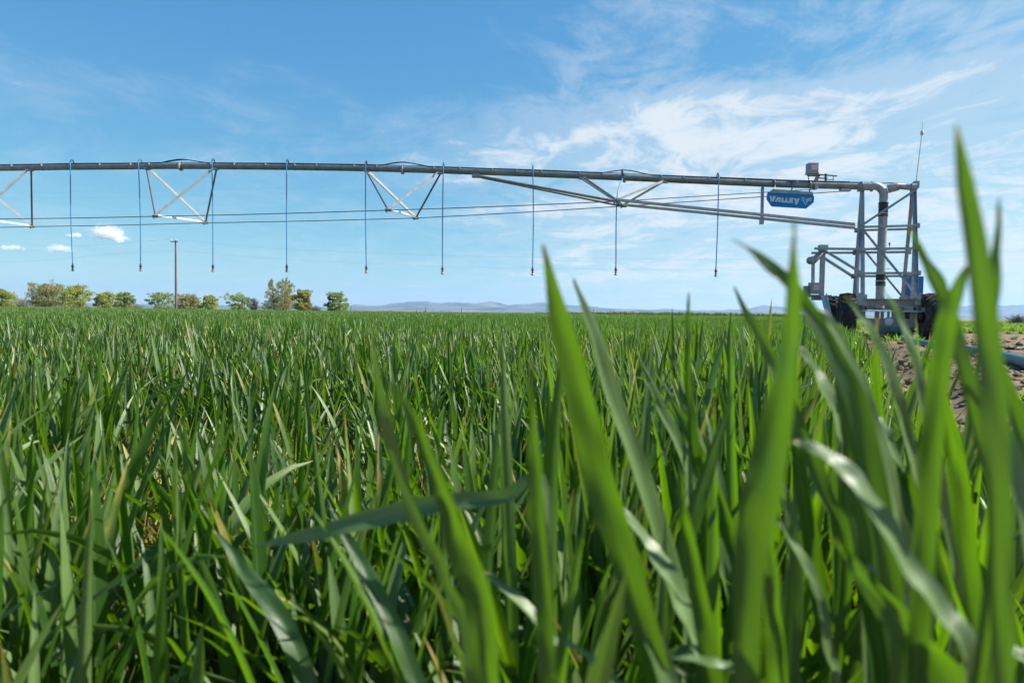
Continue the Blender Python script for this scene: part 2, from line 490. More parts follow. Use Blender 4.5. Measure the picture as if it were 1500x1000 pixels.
for j in range(ND):
    td = j / (ND - 1)
    y = lerp(D0, D1, td)
    for i in range(NA):
        k = lerp(-1.65, 2.25, i / (NA - 1))
        px = 750 + 1000 * k
        hh = 0
        for q in range(len(SKYLINE) - 1):
            if SKYLINE[q][0] <= px <= SKYLINE[q + 1][0]:
                tt = (px - SKYLINE[q][0]) / (SKYLINE[q + 1][0] - SKYLINE[q][0])
                hh = lerp(SKYLINE[q][1], SKYLINE[q + 1][1], tt)
        hh += (1.5 * mnoise.noise(Vector((px / 26.0, 3.1, 0))) + 1.0 * mnoise.noise(Vector((px / 9.0, 7.7, 0)))) * min(1, hh / 12) - 0.8
        crest = max(hh * 0.9, 2) * D1 * 0.86 / 1000.0
        x = k * y
        n_ = mnoise.fractal(Vector((x / 300.0, y / 420.0, 2.2)), 1.0, 2.0, 6)
        rid = 1 - abs(mnoise.noise(Vector((x / 260.0, y / 520.0, 8.0))))
        prof = smooth(0.0, 0.80, td) * (1 - 0.5 * smooth(0.84, 1.0, td))
        low = smooth(0.05, 0.25, td) * 0.22
        z = crest * (prof * (0.80 + 0.26 * rid + 0.24 * n_) + low * max(0, n_ + 0.3) * (1 - td)) - 2.0 * (1 - smooth(0, .1, td))
        hv.append((x, y, z))
h.add(hv, [(j * NA + i, j * NA + i + 1, (j + 1) * NA + i + 1, (j + 1) * NA + i) for j in range(ND - 1) for i in range(NA - 1)], True)
tag(h.build('hills', m), kind='structure')

# ------------------------------------------------------------------ haze
HAZE_TOP = 215.0
hz = MB().box((0, 2600, (HAZE_TOP - 3) / 2), (32000, 9400, HAZE_TOP + 3))
m, t = mat('thin_blue_air')
pv = t.n('ShaderNodeVolumePrincipled', {'Color': (0.36, 0.62, 1.0, 1), 'Density': 0.00011, 'Anisotropy': 0.2})
finish(t, None, pv.outputs[0])
hazeo = tag(hz.build('haze', m), kind='stuff')

# ------------------------------------------------------------------ small clouds low on the left
def cloud(px, py, wpx, hpx, y, label, seed, dens=0.022):
    r = random.Random(seed)
    c = at(px, py, y)
    wd, ht = wpx * y / 1000.0 * 1.35, hpx * y / 1000.0 * 1.25
    mb = MB()
    puffs = []
    for i in range(13):
        tx = r.uniform(-1, 1)
        top = 1 - abs(tx) ** 1.6
        rr = ht * (0.24 + 0.30 * top * r.uniform(0.6, 1))
        puffs.append((c + Vector((tx * wd * 0.42, r.uniform(-.15, .15) * wd, -ht * 0.30 + rr * 0.75 + r.uniform(0, 0.32) * ht * top)), rr))
    for p, rr in puffs:
        vs, fs = [], []
        nu, nv = 12, 8
        for a in range(nv + 1):
            for b in range(nu):
                th, ph = PI * a / nv, 2 * PI * b / nu
                d = Vector((math.sin(th) * math.cos(ph) * 1.25, math.sin(th) * math.sin(ph) * 1.25, math.cos(th)))
                q = p + d * rr
                q += d * rr * 0.30 * mnoise.noise(q * (2.2 / ht))
                q.z = max(q.z, c.z - ht * 0.48 + 0.06 * (q.z - c.z))
                vs.append(q)
        for a in range(nv):
            for b in range(nu):
                b2 = (b + 1) % nu
                fs.append((a * nu + b, (a + 1) * nu + b, (a + 1) * nu + b2, a * nu + b2))
        mb.add(vs, fs, True)
    o = mb.build('cloud', CLOUD, origin=c)
    rm = o.modifiers.new('merge', 'REMESH')
    rm.mode = 'VOXEL'
    rm.voxel_size = ht / 16.0
    return tag(o, label, 'cloud', 'small puffy clouds low in the sky')
m, t = mat('cloud_vapour')
co = t.n('ShaderNodeTexCoord').outputs['Object']
gn = t.n('ShaderNodeTexCoord').outputs['Generated']
gv = t.vmath('SUBTRACT', t.vmath('MULTIPLY', gn, (2.0, 2.0, 1.35)), (1.0, 1.0, 0.38))
dl = t.n('ShaderNodeVectorMath', {0: gv}, operation='LENGTH').outputs['Value']
nz = t.noise(co, 0.030, 7, 0.66, 0.3)
nf = t.ramp(t.math('ADD', t.math('SUBTRACT', 1.0, dl), t.math('MULTIPLY', t.math('SUBTRACT', nz, 0.5), 2.6)), (0.15, 0.95, 0.0, 1.0))
pv = t.n('ShaderNodeVolumePrincipled', {'Color': (1, 1, 1, 1), 'Density': t.math('MULTIPLY', nf, 0.04), 'Anisotropy': 0.0})
finish(t, None, pv.outputs[0])
CLOUD = m
if True:
    cloud(155, 346, 54, 19, 6000, 'bright white puffy cloud, biggest of the small low clouds', 3)
    cloud(86, 365, 40, 11, 6200, 'small white cloud low behind the leftmost blue drop hose', 4)
    cloud(18, 364, 44, 7, 6400, 'thin white cloud sliver at the left end of the low clouds', 5)
    cloud(110, 345, 26, 6, 6600, 'faint small cloud just left of the biggest puffy cloud', 7)

# ------------------------------------------------------------------ wheat: leaf strips
def leaf_strip(mb, base, az, tilt, L, W, bend, twist, n, cols, dry, tone, z_floor=None):
    """one blade: a tapering, folded, bending strip growing from base"""
    cols = max(2, cols)
    p = Vector(base)
    ca, sa = math.cos(az), math.sin(az)
    vs, tn = [], []
    for i in range(n + 1):
        s = i / n
        ang = tilt + bend * s ** 1.6
        tang = Vector((ca * math.sin(ang), sa * math.sin(ang), math.cos(ang)))
        side = Vector((-sa, ca, 0))
        tw = twist * s
        nor = tang.cross(side)
        sd = side * math.cos(tw) + nor * math.sin(tw)
        nr = tang.cross(sd)
        prof = (0.55 + 0.45 * smooth(0, 0.3, s)) * max(0.0, 1 - s ** 2.6) ** 0.8
        wdt = W * prof
        for k in range(cols):
            q = k / (cols - 1) if cols > 1 else 0.5
            o = (q - 0.5)
            vs.append(p + sd * (o * wdt) + nr * (wdt * 0.55 * (abs(o) - 0.25)))
            d_ = dry * (0.35 + 0.9 * s) if dry < 0.9 else dry
            tn.append((tone, min(1, d_), s, q))
        p = p + tang * (L / n)
    fs = [(i * cols + k, i * cols + k + 1, (i + 1) * cols + k + 1, (i + 1) * cols + k) for i in range(n) for k in range(cols - 1)]
    mb.add(vs, fs, True, 0, tn)

def tiller(mb, r, x, y, H, n, cols, nl=(3, 4), wide=1.0, dry_low=0.35, stems=True):
    """one wheat shoot of total height about H"""
    az0 = r.uniform(0, 2 * PI)
    k = r.randint(*nl)
    hs = H * r.uniform(0.48, 0.62)
    lean = Vector((r.gauss(0, 0.03), r.gauss(0, 0.03), 0))
    if stems:
        pts = [Vector((x, y, 0)), Vector((x, y, 0)) + lean * 0.5 + Vector((0, 0, hs))]
        o = len(mb.v)
        mb.tube(pts, [0.0022 * wide, 0.0016 * wide], 4, False)
        for q in range(o, len(mb.v)):
            mb.tone[q] = (r.random(), 0.15, 0.3, 0.3)
    for i in range(k):
        f = i / max(1, k - 1)
        hz_ = hs * lerp(0.25, 1.0, f)
        b = Vector((x, y, hz_)) + lean * (0.5 * hz_ / hs)
        az = az0 + i * 2.4 + r.uniform(-.5, .5)
        if f > 0.85:
            L = (H - hs) * r.uniform(0.98, 1.12)
            tilt, bend = r.uniform(0.02, 0.26), r.uniform(0.0, 0.5)
        else:
            L = H * r.uniform(0.42, 0.62)
            tilt, bend = r.uniform(0.12, 0.5), r.uniform(0.1, 1.0)
            if r.random() < 0.25:
                bend += r.uniform(0.6, 1.6)
        dry = 0.0
        if f < 0.1 and r.random() < dry_low:
            dry = r.uniform(0.6, 1.0)
            tilt += 0.35
        elif r.random() < (0.10 if stems else 0.022):
            dry = r.uniform(0.25, 0.55)
        leaf_strip(mb, b, az, tilt, L, r.uniform(0.0098, 0.0168) * wide, bend, r.uniform(-1.3, 1.3), n, cols, dry, r.random())

PROTO = bpy.data.collections.new('wheat_shoots')        # sources for the field's scatter, not in the scene
def proto(name, mb, material):
    o = bpy.data.objects.new(name, mb.mesh(name, material, tones=True))
    PROTO.objects.link(o)
    return o

def scatter(name, label, cat, items, coll, kind='stuff'):
    """one object whose mesh points carry instances; items: (x, y, z, rotz, tiltx, tilty, scale, zscale, pick)"""
    me = bpy.data.meshes.new(name)
    me.from_pydata([(i[0], i[1], i[2]) for i in items], [], [])
    a = me.attributes.new('turn', 'FLOAT_VECTOR', 'POINT')
    a.data.foreach_set('vector', [c for i in items for c in (i[4], i[5], i[3])])
    a = me.attributes.new('size', 'FLOAT_VECTOR', 'POINT')
    a.data.foreach_set('vector', [c for i in items for c in (i[6], i[6], i[7])])
    a = me.attributes.new('pick', 'INT', 'POINT')
    a.data.foreach_set('value', [i[8] for i in items])
    o = bpy.data.objects.new(name, me)
    COL.objects.link(o)
    ng = bpy.data.node_groups.new(name + '_scatter', 'GeometryNodeTree')
    ng.interface.new_socket('Geometry', in_out='INPUT', socket_type='NodeSocketGeometry')
    ng.interface.new_socket('Geometry', in_out='OUTPUT', socket_type='NodeSocketGeometry')
    N = ng.nodes
    gi, go = N.new('NodeGroupInput'), N.new('NodeGroupOutput')
    ci = N.new('GeometryNodeCollectionInfo')
    ci.inputs['Collection'].default_value = coll
    ci.inputs['Separate Children'].default_value = True
    ci.inputs['Reset Children'].default_value = True
    ip = N.new('GeometryNodeInstanceOnPoints')
    ip.inputs['Pick Instance'].default_value = True
    def attr(nm, dt):
        q = N.new('GeometryNodeInputNamedAttribute')
        q.data_type = dt
        q.inputs['Name'].default_value = nm
        return [s for s in q.outputs if s.enabled][0]
    Lk = ng.links.new
    e2r = N.new('FunctionNodeEulerToRotation')
    Lk(attr('turn', 'FLOAT_VECTOR'), e2r.inputs[0])
    Lk(gi.outputs[0], ip.inputs['Points'])
    Lk(ci.outputs[0], ip.inputs['Instance'])
    Lk(attr('pick', 'INT'), ip.inputs['Instance Index'])
    Lk(e2r.outputs[0], ip.inputs['Rotation'])
    Lk(attr('size', 'FLOAT_VECTOR'), ip.inputs['Scale'])
    Lk(ip.outputs[0], go.inputs[0])
    md = o.modifiers.new('scatter', 'NODES')
    md.node_group = ng
    tag(o, label, cat, None, kind)
    return o

CANOPY = 0.385
def canopy(x, y):
    hgt = CANOPY * (1 + 0.07 * mnoise.noise(Vector((x * 0.9, y * 0.9, 0.3))) + 0.05 * mnoise.noise(Vector((x * 0.13, y * 0.13, 5.3))))
    # taller growth close on the right
    hgt += 0.075 * smooth(0.05, 0.35, x) * (1 - smooth(1.1, 2.2, y))
    return hgt

# sources, in alphabetical order because the scatter picks by name
for i in range(10):                                  # single shoots, fine
    r = random.Random(100 + i)
    mb = MB()
    tiller(mb, r, 0, 0, 1.0 * CANOPY, 8, 3)
    proto('a_shoot_%02d' % i, mb, WHEAT)
for i in range(4):                                   # thin or dry shoots
    r = random.Random(140 + i)
    mb = MB()
    for q in range(3):
        leaf_strip(mb, (r.uniform(-.03, .03), r.uniform(-.03, .03), 0.0), r.uniform(0, 6.28), r.uniform(.15, .8), r.uniform(.16, .30), r.uniform(.003, .0065), r.uniform(.1, 1.2), r.uniform(-2, 2), 6, 2, 1.0, r.random())
    proto('b_straw_%02d' % i, mb, WHEAT)
for i in range(8):                                   # middle distance: clumps 0.3 m across
    r = random.Random(160 + i)
    mb = MB()
    for q in range(26):
        d, an = abs(r.gauss(0, 0.13)), r.uniform(0, 6.28)
        tiller(mb, r, d * math.cos(an), d * math.sin(an), CANOPY * r.uniform(0.86, 1.12), 4, 3, (2, 3), 1.0, 0.4, False)
    proto('c_clump_%02d' % i, mb, WHEAT_FAR)
for i in range(6):                                   # far: stands 1 m across
    r = random.Random(190 + i)
    mb = MB()
    for q in range(150):
        d, an = abs(r.gauss(0, 0.42)), r.uniform(0, 6.28)
        tiller(mb, r, d * math.cos(an), d * math.sin(an), CANOPY * r.uniform(0.84, 1.14), 3, 2, (2, 2), 1.25, 0.2, False)
    proto('d_stand_%02d' % i, mb, WHEAT_FAR)
NSH, NST, NCL, NSD = 10, 4, 8, 6

items = []
def gap(x, y):
    """thin strips in the stand where straw and low leaves show"""
    g1 = math.exp(-((x + 0.50 * y - 0.06 * math.sin(y * 5)) / 0.15) ** 2) * smooth(0.62, 0.80, y) * (1 - smooth(1.7, 2.4, y))
    g3 = math.exp(-((x + 0.27 * y + 0.05 * math.sin(y * 6)) / 0.11) ** 2) * smooth(0.75, 0.95, y) * (1 - smooth(1.6, 2.2, y))
    g2 = math.exp(-((x - (-0.08 * y + 0.0)) / 0.11) ** 2) * smooth(0.75, 0.95, y) * (1 - smooth(1.6, 2.2, y))
    return max(g1, g2, g3)

def in_view(x, y, marg=0.2):
    return -0.80 * y - marg < x < 0.80 * y + marg

# single shoots out to 4.5 m
y0 = 0.40
dens_near = 1050
area_n = 0
def try_shoot(x, y):
    s = edge_s(x, y)
    if s > 0.10 + 0.12 * mnoise.noise(Vector((x * 2, y * 2, 3))):
        return
    if s > -0.25 and rnd.random() < smooth(-0.25, 0.1, s) * 0.65:
        return
    if x > 0.25 * y and y < 0.75 and rnd.random() < 0.35:
        return
    gp = gap(x, y)
    if rnd.random() < gp * 0.8:
        if rnd.random() < 0.85:
            items.append((x, y, 0, rnd.uniform(0, 6.28), 0, 0, rnd.uniform(0.8, 1.3), rnd.uniform(0.7, 1.15), NSH + rnd.randrange(NST)))
        return
    hgt = canopy(x, y) * rnd.gauss(1.0, 0.075) / CANOPY
    if s > -0.2:
        hgt *= rnd.uniform(0.5, 0.85)
    hgt = max(0.55, min(1.45, hgt))
    if gp > 0.3:
        hgt *= rnd.uniform(0.6, 0.95)
    if y < 0.55 and x < 0.1:
        hgt *= 0.93
    items.append((x, y, 0, rnd.uniform(0, 6.28), rnd.gauss(0, .05), rnd.gauss(0, .05), rnd.uniform(0.85, 1.15), hgt, rnd.randrange(NSH)))
near_plants = []                                     # the nearest become plants of their own further down
YN = 4.5
cnt = int(dens_near * (YN * YN - y0 * y0) * 0.80 + 400)
for i in range(cnt):
    y = math.sqrt(rnd.uniform(y0 * y0, YN * YN))
    x = rnd.uniform(-0.80 * y - 0.12, 0.80 * y + 0.12)
    if y < 0.62 and abs(x) < 0.6 * y + .1 and rnd.random() < 0.25:
        continue
    try_shoot(x, y)
    if y < 2.6 and rnd.random() < 0.66 and edge_s(x, y) < 0.0:
        items.append((x, y, 0, rnd.uniform(0, 6.28), 0, 0, rnd.uniform(0.8, 1.2), rnd.uniform(0.75, 1.32), NSH + rnd.randrange(NST)))
# clumps from 4.3 to 17 m
y = 4.3
while y < 17:
    st = 0.15 if y < 9 else 0.21
    x = -0.80 * y - 0.4
    while x < min(0.80 * y + 0.4, EDGE_A * y + EDGE_B + 0.4):
        xx, yy = x + rnd.uniform(-.5, .5) * st, y + rnd.uniform(-.5, .5) * st
        s = edge_s(xx, yy)
        if s < -0.02 + 0.18 * mnoise.noise(Vector((xx, yy, 3))):
            hg = canopy(xx, yy) * rnd.uniform(0.92, 1.07) / CANOPY
            items.append((xx, yy, 0, rnd.uniform(0, 6.28), rnd.gauss(0, .03), rnd.gauss(0, .03), rnd.uniform(0.9, 1.15), hg, NSH + NST + rnd.randrange(NCL)))
        x += st
    y += st
# stands from 17 m to the far edge
def far_edge(x):
    return 118.0
y = 16.6
while y < 118:
    st = 0.62 if y < 40 else (0.8 if y < 70 else 1.0)
    x = -0.80 * y - 1.2
    while x < min(0.80 * y + 1, EDGE_A * y + EDGE_B - 0.2):
        xx, yy = x + rnd.uniform(-.5, .5) * st, y + rnd.uniform(-.5, .5) * st
        hg = canopy(xx, yy) * rnd.uniform(0.93, 1.06) / CANOPY
        items.append((xx, yy, 0, rnd.uniform(0, 6.28), 0, 0, rnd.uniform(0.95, 1.2), hg, NSH + NST + NCL + rnd.randrange(NSD)))
        x += st
    y += st
scatter('wheat_field', 'dense green young wheat crop filling the field up to the far trees', 'wheat', items, PROTO)
print('wheat instances', len(items))

# ------------------------------------------------------------------ irrigation span (pipe, jacks, rods)
def pipe_depth(px):
    return 18.29 / (1 + 0.15 * (px - 750) / 1000.0)
PIPE_PX = [(-560, 256), (-300, 251.5), (-100, 248.5), (0, 246.5), (100, 245), (206, 244), (265, 243.6), (400, 244.6), (537, 246.8), (650, 250), (780, 254.6),
           (902, 259.6), (1050, 266), (1150, 270), (1258, 273)]
def pipe_y(px):
    for (a, b) in zip(PIPE_PX[:-1], PIPE_PX[1:]):
        if a[0] <= px <= b[0]:
            return lerp(a[1], b[1], (px - a[0]) / (b[0] - a[0]))
    return PIPE_PX[-1][1]
def on_pipe(px, dz=0.0, dy=0.0):
    p = at(px, pipe_y(px), pipe_depth(px))
    return p + Vector((0, dy, dz))
PR = 0.084
span = thing('irrigation_span', (on_pipe(400).x, on_pipe(400).y, 0), 'long grey overhead irrigation pipe with hanging triangular trusses above the crop', 'irrigation span')
joints = [-560, -55, 265, 590, 915, 1258]
ctrl = catmull([on_pipe(a) for a, _ in PIPE_PX], 6)
def pipe_between(a, b):
    pts = [q for q in ctrl]
    pa, pb = on_pipe(a), on_pipe(b)
    mid = [q for q in pts if pa.x + 0.15 < q.x < pb.x - 0.15]
    return [pa] + mid + [pb]
for a, b in zip(joints[:-1], joints[1:]):
    MB().tube(pipe_between(a, b), PR, 16).build('pipe_section', PIPE, span)
for jx in joints[1:-1]:
    p, d = on_pipe(jx), (on_pipe(jx + 5) - on_pipe(jx - 5)).normalized()
    fl = MB()
    for off in (-0.012, 0.012):
        fl.lathe(p + d * off - d * 0.009, d, [(0, PR), (0, 0.135), (0.018, 0.135), (0.018, PR)], 16, False)
    for k in range(8):
        an = k * PI / 4
        _, a_, b_ = MB.frame(d)
        c = p + (a_ * math.cos(an) + b_ * math.sin(an)) * 0.115
        fl.tube([c - d * 0.04, c + d * 0.04], 0.011, 6)
    fl.build('pipe_flange', GALV, span)
# outlet clamps along the pipe
for px in range(-20, 1200, 41):
    q = px + rnd.uniform(-8, 8)
    p, d = on_pipe(q), (on_pipe(q + 5) - on_pipe(q - 5)).normalized()
    if min(abs(q - j) for j in joints) < 12:
        continue
    MB().lathe(p - d * 0.008, d, [(0, PR), (0, PR + .004), (0.016, PR + .004), (0.016, PR)], 14, False).build('pipe_clamp', PIPE, span)
    MB().box(p + Vector((0, -PR * .75, PR * .72)), (.035, .035, .05)).build('clamp_bolt', WHITE_STEEL, span)

# jacks: bottoms of the near and far rods are given by where they hang
jacks = [  # (top left, top right, near bottom px, far bottom px)
    (-395, -278, (-352, 322), (-262, 338)),
    (-57, 44, (-36, 321), (47, 332)),
    (216, 316, (228, 317), (301, 326.5)),
    (537, 645, (569, 308), (609, 319.5)),
    (853, 974, (903, 295), (913, 302)),
]
HALF = 0.95
rod_near, rod_far = [], []
for (tl, tr, A, B) in jacks:
    mid = (tl + tr) / 2
    a = at(A[0], A[1], pipe_depth(mid) - HALF)
    b = at(B[0], B[1], pipe_depth(mid) + HALF)
    if tl == 853:
        a = at(A[0], A[1], pipe_depth(mid) - HALF * .9); b = at(B[0], B[1], pipe_depth(mid) + HALF * .9)
    TL, TR = on_pipe(tl, -PR * .8), on_pipe(tr, -PR * .8)
    rod_near.append(a); rod_far.append(b)
    for top, e in ((TL, a), (TR, a), (TL, b), (TR, b)):
        d_ = (e - top).normalized()
        toy = Vector((0, -0.05 if e is a else 0.05, 0))
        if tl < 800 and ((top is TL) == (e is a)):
            MB().tube([top + toy, e], 0.026, 8).build('truss_strut', ROD, span)  # shaded struts: same galvanised steel, their shade put in as a darker colour
        else:
            MB().angle(top + toy, e, 0.06, 0.008, up=(0, 0, 1), flip=1 if e is a else -1).build('truss_strut', GALV if e is a else WHITE_STEEL, span)  # paler steel on the far struts paints in their sunlit faces
    MB().angle(a, b, 0.055, 0.008).build('cross_strut', WHITE_STEEL if tl < 800 else GALV, span)
    for tp in (TL, TR):
        MB().box(tp + Vector((0, 0, 0.0)), (0.16, 0.13, 0.05)).build('mounting_lug', GALV, span)
    for e in (a, b):
        MB().box(e, (0.17, 0.07, 0.06)).tube([e + Vector((-.05, 0, -.06)), e + Vector((-.05, 0, .06))], .016, 6).build('truss_shoe', GALV_DULL, span)
for line in (rod_near, rod_far):
    for p, q in zip(line[:-1], line[1:]):
        mid_ = (p + q) / 2 + Vector((0, 0, -0.012))
        MB().tube(catmull([p, mid_, q], 4), 0.0125, 6).build('truss_rod', ROD, span)
# from the last jack: heavy twin chords to the pipe on the left and to the tower on the right, thin rods up to the pipe
JA, JB = rod_near[-1], rod_far[-1]
tw = at(1252, 331, 16.7), at(1252, 336, 17.9)
for e, t_, o_ in ((JA, tw[0], -0.06), (JB, tw[1], 0.06)):
    MB().tube([on_pipe(697, -PR - .02, o_), e], 0.034, 8).build('truss_chord', GALV_DULL, span)
    d_ = (t_ - e).normalized()
    MB().angle(e, t_, 0.075, 0.009).build('truss_chord', GALV, span)
MB().box(on_pipe(697, -PR - .02), (0.2, 0.2, 0.09)).build('mounting_lug', GALV, span)
MB().tube([JA, on_pipe(1192, -PR - .03, -.07)], 0.011, 6).build('truss_rod', ROD, span)
MB().tube([JB, on_pipe(1240, -PR - .03, .07)], 0.011, 6).build('truss_rod', ROD, span)
MB().box(on_pipe(1238, -PR - .02), (0.24, 0.14, 0.06)).build('mounting_lug', GALV, span)
# hanger from the pipe to the chords near the sign
hp = on_pipe(1116, -PR, 0)
lw = at(1115, 322, pipe_depth(1116) - .35)
MB().angle(hp, lw, 0.06, 0.008).box(lw + Vector((0.01, 0, -0.03)), (0.09, 0.08, 0.16)).build('hanger_post', GALV, span)
# cables along the top with arcs over the flanges
def cable(pxs, r=0.012, lift=0.0):
    pts = [on_pipe(a, PR + 0.006 + b, c) for a, b, c in pxs]
    return catmull(pts, 4), r
cab = []
for px in range(-560, 1220, 36):
    up = 0.0
    for j in joints[1:-1]:
        up = max(up, 0.10 * math.exp(-((px - j) / 22.0) ** 2))
    cab.append((px, up + rnd.uniform(0, 0.012), 0.02))
cab.append((1262, 0.0, 0.02))
pts, r_ = cable(cab, 0.014)
MB().tube(pts, 0.014, 6).build('power_cable', CABLE, span)
cab2 = [(px, 0.004 + 0.01 * (rnd.random()) , -0.035) for px in range(-560, 1262, 44)]
pts, _ = cable(cab2)
MB().tube(pts, 0.009, 5).build('power_cable', CABLE, span)
for jx in (265, 590):                                # loose loop of cable above each flange
    MB().tube(catmull([on_pipe(jx - 32, PR + .01), on_pipe(jx - 14, PR + .085), on_pipe(jx + 2, PR + .115), on_pipe(jx + 18, PR + .075), on_pipe(jx + 40, PR + .012)], 5), 0.013, 6).build('cable_loop', CABLE, span)

# ------------------------------------------------------------------ drop hoses
DROPS = [  # top px, bottom px, bottom py, label
    (107, 106.5, 396, 'blue drop hose farthest left, hanging past two small white clouds'),
    (206.5, 206, 396, 'blue drop hose beside the left leg of the complete crossed truss left of the pole'),
    (313.5, 312, 397, 'blue drop hose at the right leg of the crossed truss near the utility pole'),
    (422, 420, 397.5, 'blue drop hose hanging above the tall multi-topped poplar tree'),
    (537, 536.5, 399, 'blue drop hose at the left leg of the narrow crossed truss'),
    (650, 648, 400.5, 'blue drop hose at the right leg of the narrow crossed truss'),
    (780.5, 780, 402, 'blue drop hose crossing the sloping twin chord left of its low joint'),
    (911, 902, 402, 'blue drop hose slung through the joint where the truss chords meet'),
    (1050.5, 1048.5, 404, 'blue drop hose nearest the hanging blue sign'),
]
for (tx, bx, by, lab) in DROPS:
    yy = pipe_depth(tx) - PR - 0.03
    top = on_pipe(tx)
    bot = at(bx, by, yy)
    dh = thing('drop_hose', bot, lab, 'drop hose', 'blue drop hoses hanging from the pipe')
    g0 = top + Vector((0, 0.03, PR))
    arc = [g0]
    for k in range(7):
        an = PI * k / 6
        arc.append(Vector((top.x, lerp(top.y + 0.03, yy, 0.5) + 0.075 * math.cos(an), top.z + PR + 0.05 + 0.065 * math.sin(an))))
    end = Vector((top.x, arc[-1].y, top.z + PR - 0.02))
    arc.append(end)
    MB().tube(arc, 0.016, 8).build('gooseneck', CABLE if tx != 206.5 else ROD, dh)
    hosepts = [end, Vector((top.x, arc[-1].y - .01, top.z - PR * .5))]
    if tx == 911:
        hosepts.append(JA + Vector((0.0, -.06, 0.05)))
    if tx != 911:
        hosepts.append(end.lerp(bot, .5) + Vector((rnd.uniform(-.025, .025), rnd.uniform(-.03, .03), 0)))
    hosepts.append(bot + Vector((0, 0, 0.20)))
    MB().tube(catmull(hosepts, 5), 0.0135, 8).build('hose', BLUE_HOSE, dh)
    z0 = bot
    sp = MB()
    sp.lathe(z0, (0, 0, 1), [(0.20, 0.0), (0.20, 0.020), (0.15, 0.020), (0.15, 0.034), (0.10, 0.036), (0.09, 0.018), (0.07, 0.018), (0.065, 0.030), (0.045, 0.034), (0.045, 0.0)], 10)
    sp.build('weight', CABLE, dh)
    MB().lathe(z0, (0, 0, 1), [(0.045, 0.0), (0.044, 0.022), (0.02, 0.016), (0.012, 0.042), (0.0, 0.044), (-0.012, 0.036), (-0.03, 0.0)], 10).build('sprinkler_head', BRASS, dh)

# ------------------------------------------------------------------ hanging sign
SY = pipe_depth(1157) - 0.19
s0 = at(1157, 293.5, SY)
U = (on_pipe(1190) - on_pipe(1124)).normalized()
Wv = Vector((0, 0, 1)); Wv = (Wv - U * Wv.dot(U)).normalized()
sign = thing('hanging_sign', s0, 'blue eight-sided name sign with pale lettering hung under the pipe', 'sign')
ppm = SY / 1000.0 / U.x * 1.0                         # metres per photo pixel at the sign
def sp_(x, y):                                        # zoomed-crop pixels (1500 = 90 px) to sign plane
    return ((x - 705) / 16.667 * ppm, (395 - y) / 16.667 * ppm)
outline = [sp_(*p) for p in ((172, 395), (282, 548), (320, 560), (1080, 580), (1240, 430), (1240, 300), (1205, 252), (172, 242))]
outline[0] = sp_(165, 385)
MB().prism(outline, s0, U, Wv, 0.05).build('panel', SIGN_BLUE, sign)
nrm_ = U.cross(Wv).normalized()
MB().prism([sp_(*p) for p in ((172, 240), (1205, 250), (1195, 190), (290, 150))], s0, U, Wv, 0.07).build('top_cover', GALV, sign)
for x in (1132.5, 1158, 1184.5):
    tp = on_pipe(x)
    e = at(x + .8, 281, SY)
    MB().tube(catmull([tp + Vector((0, 0, PR)), tp + Vector((0, -PR - .02, PR * .6)), tp + Vector((0, -PR - .03, -PR)), e], 4), 0.017, 6).build('hook', ROD, sign)
lo = s0 + nrm_ * 0.052
LET = {
 'V': [[(225, 312), (265, 312), (285, 395), (308, 318), (372, 322), (318, 450), (258, 448)]],
 'A': [[(352, 448), (395, 345), (480, 348), (485, 455), (445, 452), (443, 432), (408, 430), (398, 450)]],
 'L': [[(500, 350), (545, 350), (545, 418), (582, 419), (582, 462), (500, 460)]],
 'L2': [[(590, 350), (634, 350), (634, 420), (672, 421), (672, 464), (590, 462)]],
 'E': [[(682, 350), (775, 352), (775, 382), (728, 381), (728, 393), (768, 394), (768, 420), (728, 419), (728, 432), (778, 433), (778, 467), (682, 464)]],
 'Y': [[(785, 353), (835, 354), (850, 410), (868, 355), (915, 356), (862, 500), (808, 498), (818, 465), (826, 455)]],
}
for k, polys in LET.items():
    mb = MB()
    for poly in polys:
        mb.prism([sp_(*p) for p in poly], lo, U, Wv, 0.008)
    if k == 'A':
        pass
    mb.build('letter', SIGN_TEXT, sign)
a_hole = MB().prism([sp_(*p) for p in ((425, 408), (447, 375), (447, 410))], lo + nrm_ * 0.0085, U, Wv, 0.002)
a_hole.build('letter_counter', SIGN_BLUE, sign)
lg = MB()
for poly in ([(948, 322), (1020, 330), (1030, 350), (955, 342)], [(955, 372), (1000, 376), (1052, 470), (1110, 352), (1130, 330), (1185, 335), (1178, 356), (1132, 352), (1118, 378), (1185, 380), (1176, 402), (1110, 400), (1055, 505), (988, 395), (958, 392)],
             [(1030, 345), (1045, 345), (1066, 390), (1088, 330), (1108, 335), (1068, 425)]):
    lg.prism([sp_(*p) for p in poly], lo, U, Wv, 0.008)
lg.build('emblem', SIGN_TEXT, sign)

# ------------------------------------------------------------------ switch box on top of the pipe
def enclosure(parent, c, wd, dp, ht, rot=None, sticker=True):
    rot = rot or Matrix.Identity(3)
    b = MB().box(c, (wd, dp, ht), rot).box(c + rot @ Vector((0, 0, -ht / 2 - .012)), (wd * 1.12, dp * 1.12, .026), rot).box(c + rot @ Vector((0, -dp / 2 - .006, 0.01)), (wd * .94, .014, ht * .9), rot)
    o = b.build('control_box', BOX_GREY, parent)
    st = MB().box(c + rot @ Vector((wd * .05, -dp / 2 - .016, ht * .10)), (wd * .58, .003, ht * .56), rot)
    l = st.build('warning_label', STICKER, o)
    rd = MB()
    rd.box(c + rot @ Vector((wd * .05, -dp / 2 - .019, ht * .31)), (wd * .50, .003, ht * .09), rot)
    rd.box(c + rot @ Vector((wd * .05, -dp / 2 - .019, ht * .03)), (wd * .50, .003, ht * .05), rot)
    rd.build('red_stripe', STICKER_RED, o)
    return o
def P(px, py, dy=0.0):
    return at(px, py, pipe_depth(1200) + dy)
